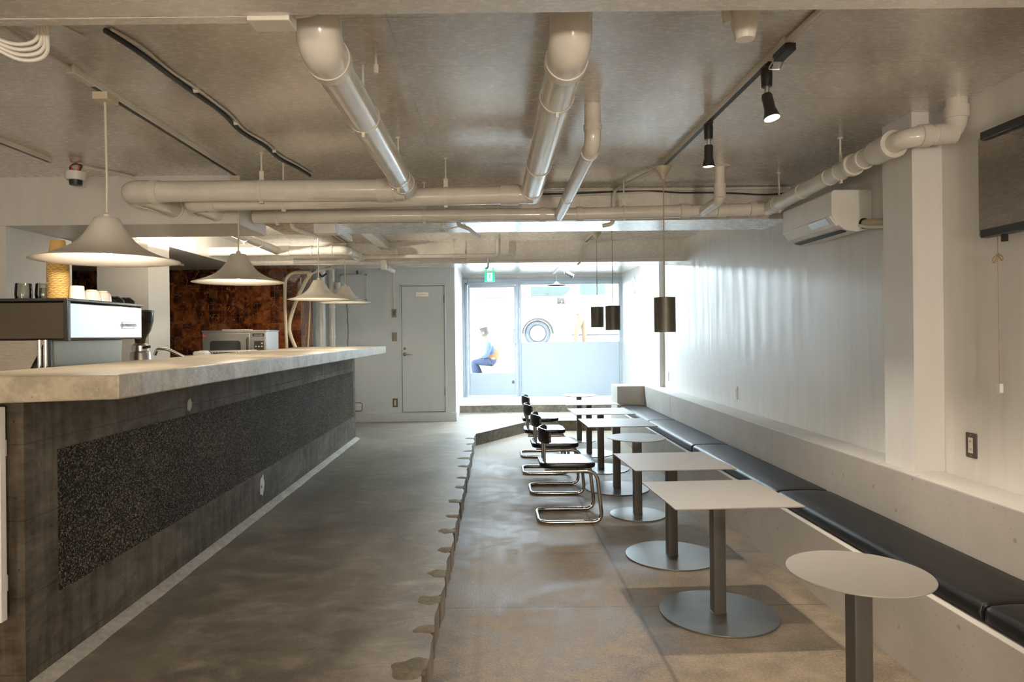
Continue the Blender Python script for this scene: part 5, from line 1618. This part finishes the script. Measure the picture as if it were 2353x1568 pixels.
person('person in slate cap, orange-tan vest and jeans, seated outside the glass door', (0.0, 14.85, 0.42),
       dict(pelvis=(0.03, 0, 0.50), waist=(0.03, 0, 0.62), chest=(-0.01, 0, 0.80), neck=(-0.10, 0, 0.96), head=(-0.17, 0, 1.10), crown=(-0.18, 0, 1.19), face=(-0.95, 0, -0.2),
            shL=(-0.04, -0.19, 0.86), elL=(-0.10, -0.23, 0.62), wrL=(-0.23, -0.13, 0.58), shR=(-0.01, 0.19, 0.86), elR=(-0.02, 0.24, 0.60), wrR=(-0.25, 0.10, 0.57),
            hipL=(-0.02, -0.10, 0.48), hipR=(-0.02, 0.10, 0.48), knL=(-0.40, -0.13, 0.49), knR=(-0.38, 0.14, 0.48), anL=(-0.33, -0.13, 0.08), anR=(-0.20, 0.14, 0.08), toeL=(-0.48, -0.14, 0.035), toeR=(-0.36, 0.15, 0.035)),
       dict(top='shirt', legs='jeans', vest=1, cap=1))
person('person in white shirt and beige trousers bending forward beside the white van', (2.50, 19.0, 1.13),
       dict(pelvis=(0.0, 0, 0.88), waist=(-0.10, 0, 1.04), chest=(-0.27, 0, 1.20), neck=(-0.42, 0, 1.26), head=(-0.54, 0, 1.25), crown=(-0.63, 0, 1.27), face=(-0.35, 0, -0.93),
            shL=(-0.30, -0.19, 1.18), elL=(-0.36, -0.22, 0.92), wrL=(-0.45, -0.18, 0.70), shR=(-0.30, 0.19, 1.18), elR=(-0.38, 0.22, 0.92), wrR=(-0.50, 0.16, 0.70),
            hipL=(0.0, -0.10, 0.84), hipR=(0.02, 0.10, 0.84), knL=(-0.14, -0.12, 0.46), knR=(0.10, 0.12, 0.47), anL=(-0.17, -0.12, 0.08), anR=(0.10, 0.12, 0.08), toeL=(-0.32, -0.13, 0.035), toeR=(-0.05, 0.13, 0.035)),
       dict(top='wshirt', legs='trous'))

# a slender young tree beside the glass door
tr = thing('young_tree', 'leafy young tree just outside the glass door, its leaves at the upper left pane', 'tree', (-1.0, 15.2, 0.42))
MB().tube([(0, 0, 0), (0.02, 0, 0.9), (0.10, 0, 1.6), (0.25, -0.02, 2.05)], [0.03, 0.025, 0.018, 0.008], 10).build('trunk', M['bark'], tr)
lf = MB()
r2 = random.Random(3)
for k in range(150):
    c = Vector((0.28 + r2.gauss(0, .13), r2.gauss(0, .14), 1.98 + r2.gauss(0, .14)))
    a, q = r2.uniform(0, 6.28), r2.uniform(-.7, .7)
    d = Vector((math.cos(a), math.sin(a), q)).normalized() * 0.045
    s_ = Vector((-math.sin(a), math.cos(a), r2.uniform(-.5, .5))).normalized() * 0.016
    nn = d.cross(s_).normalized() * 0.004
    lf.add([c - d, c + s_ + nn, c + d, c - s_ + nn, c + nn * 2], [(0, 3, 4), (0, 4, 1), (4, 3, 2), (1, 4, 2), (0, 1, 2, 3)])
lf.build('foliage', M['leaf'], tr, smooth=False)

# ------------------------------------------------------------------ added fill lamps behind the camera, and the lamp behind the soffit
lamp('fill_lamp', 'POINT', (1.185, 0.3, 2.35), 8, WARM2, 0.08)
lamp('fill_lamp', 'POINT', (1.0, -2.4, 1.3), 330, WARM2, 0.15)
lamp('fill_lamp', 'POINT', (-1.6, -2.2, 1.45), 125, WARM2, 0.15)
lamp('soffit_washer', 'SPOT', (-2.72, 6.20, 2.345), 220, (1, 0.88, 0.70), 0.03, rot=(R(180), 0, 0), spot_size=R(179), spot_blend=0.05)
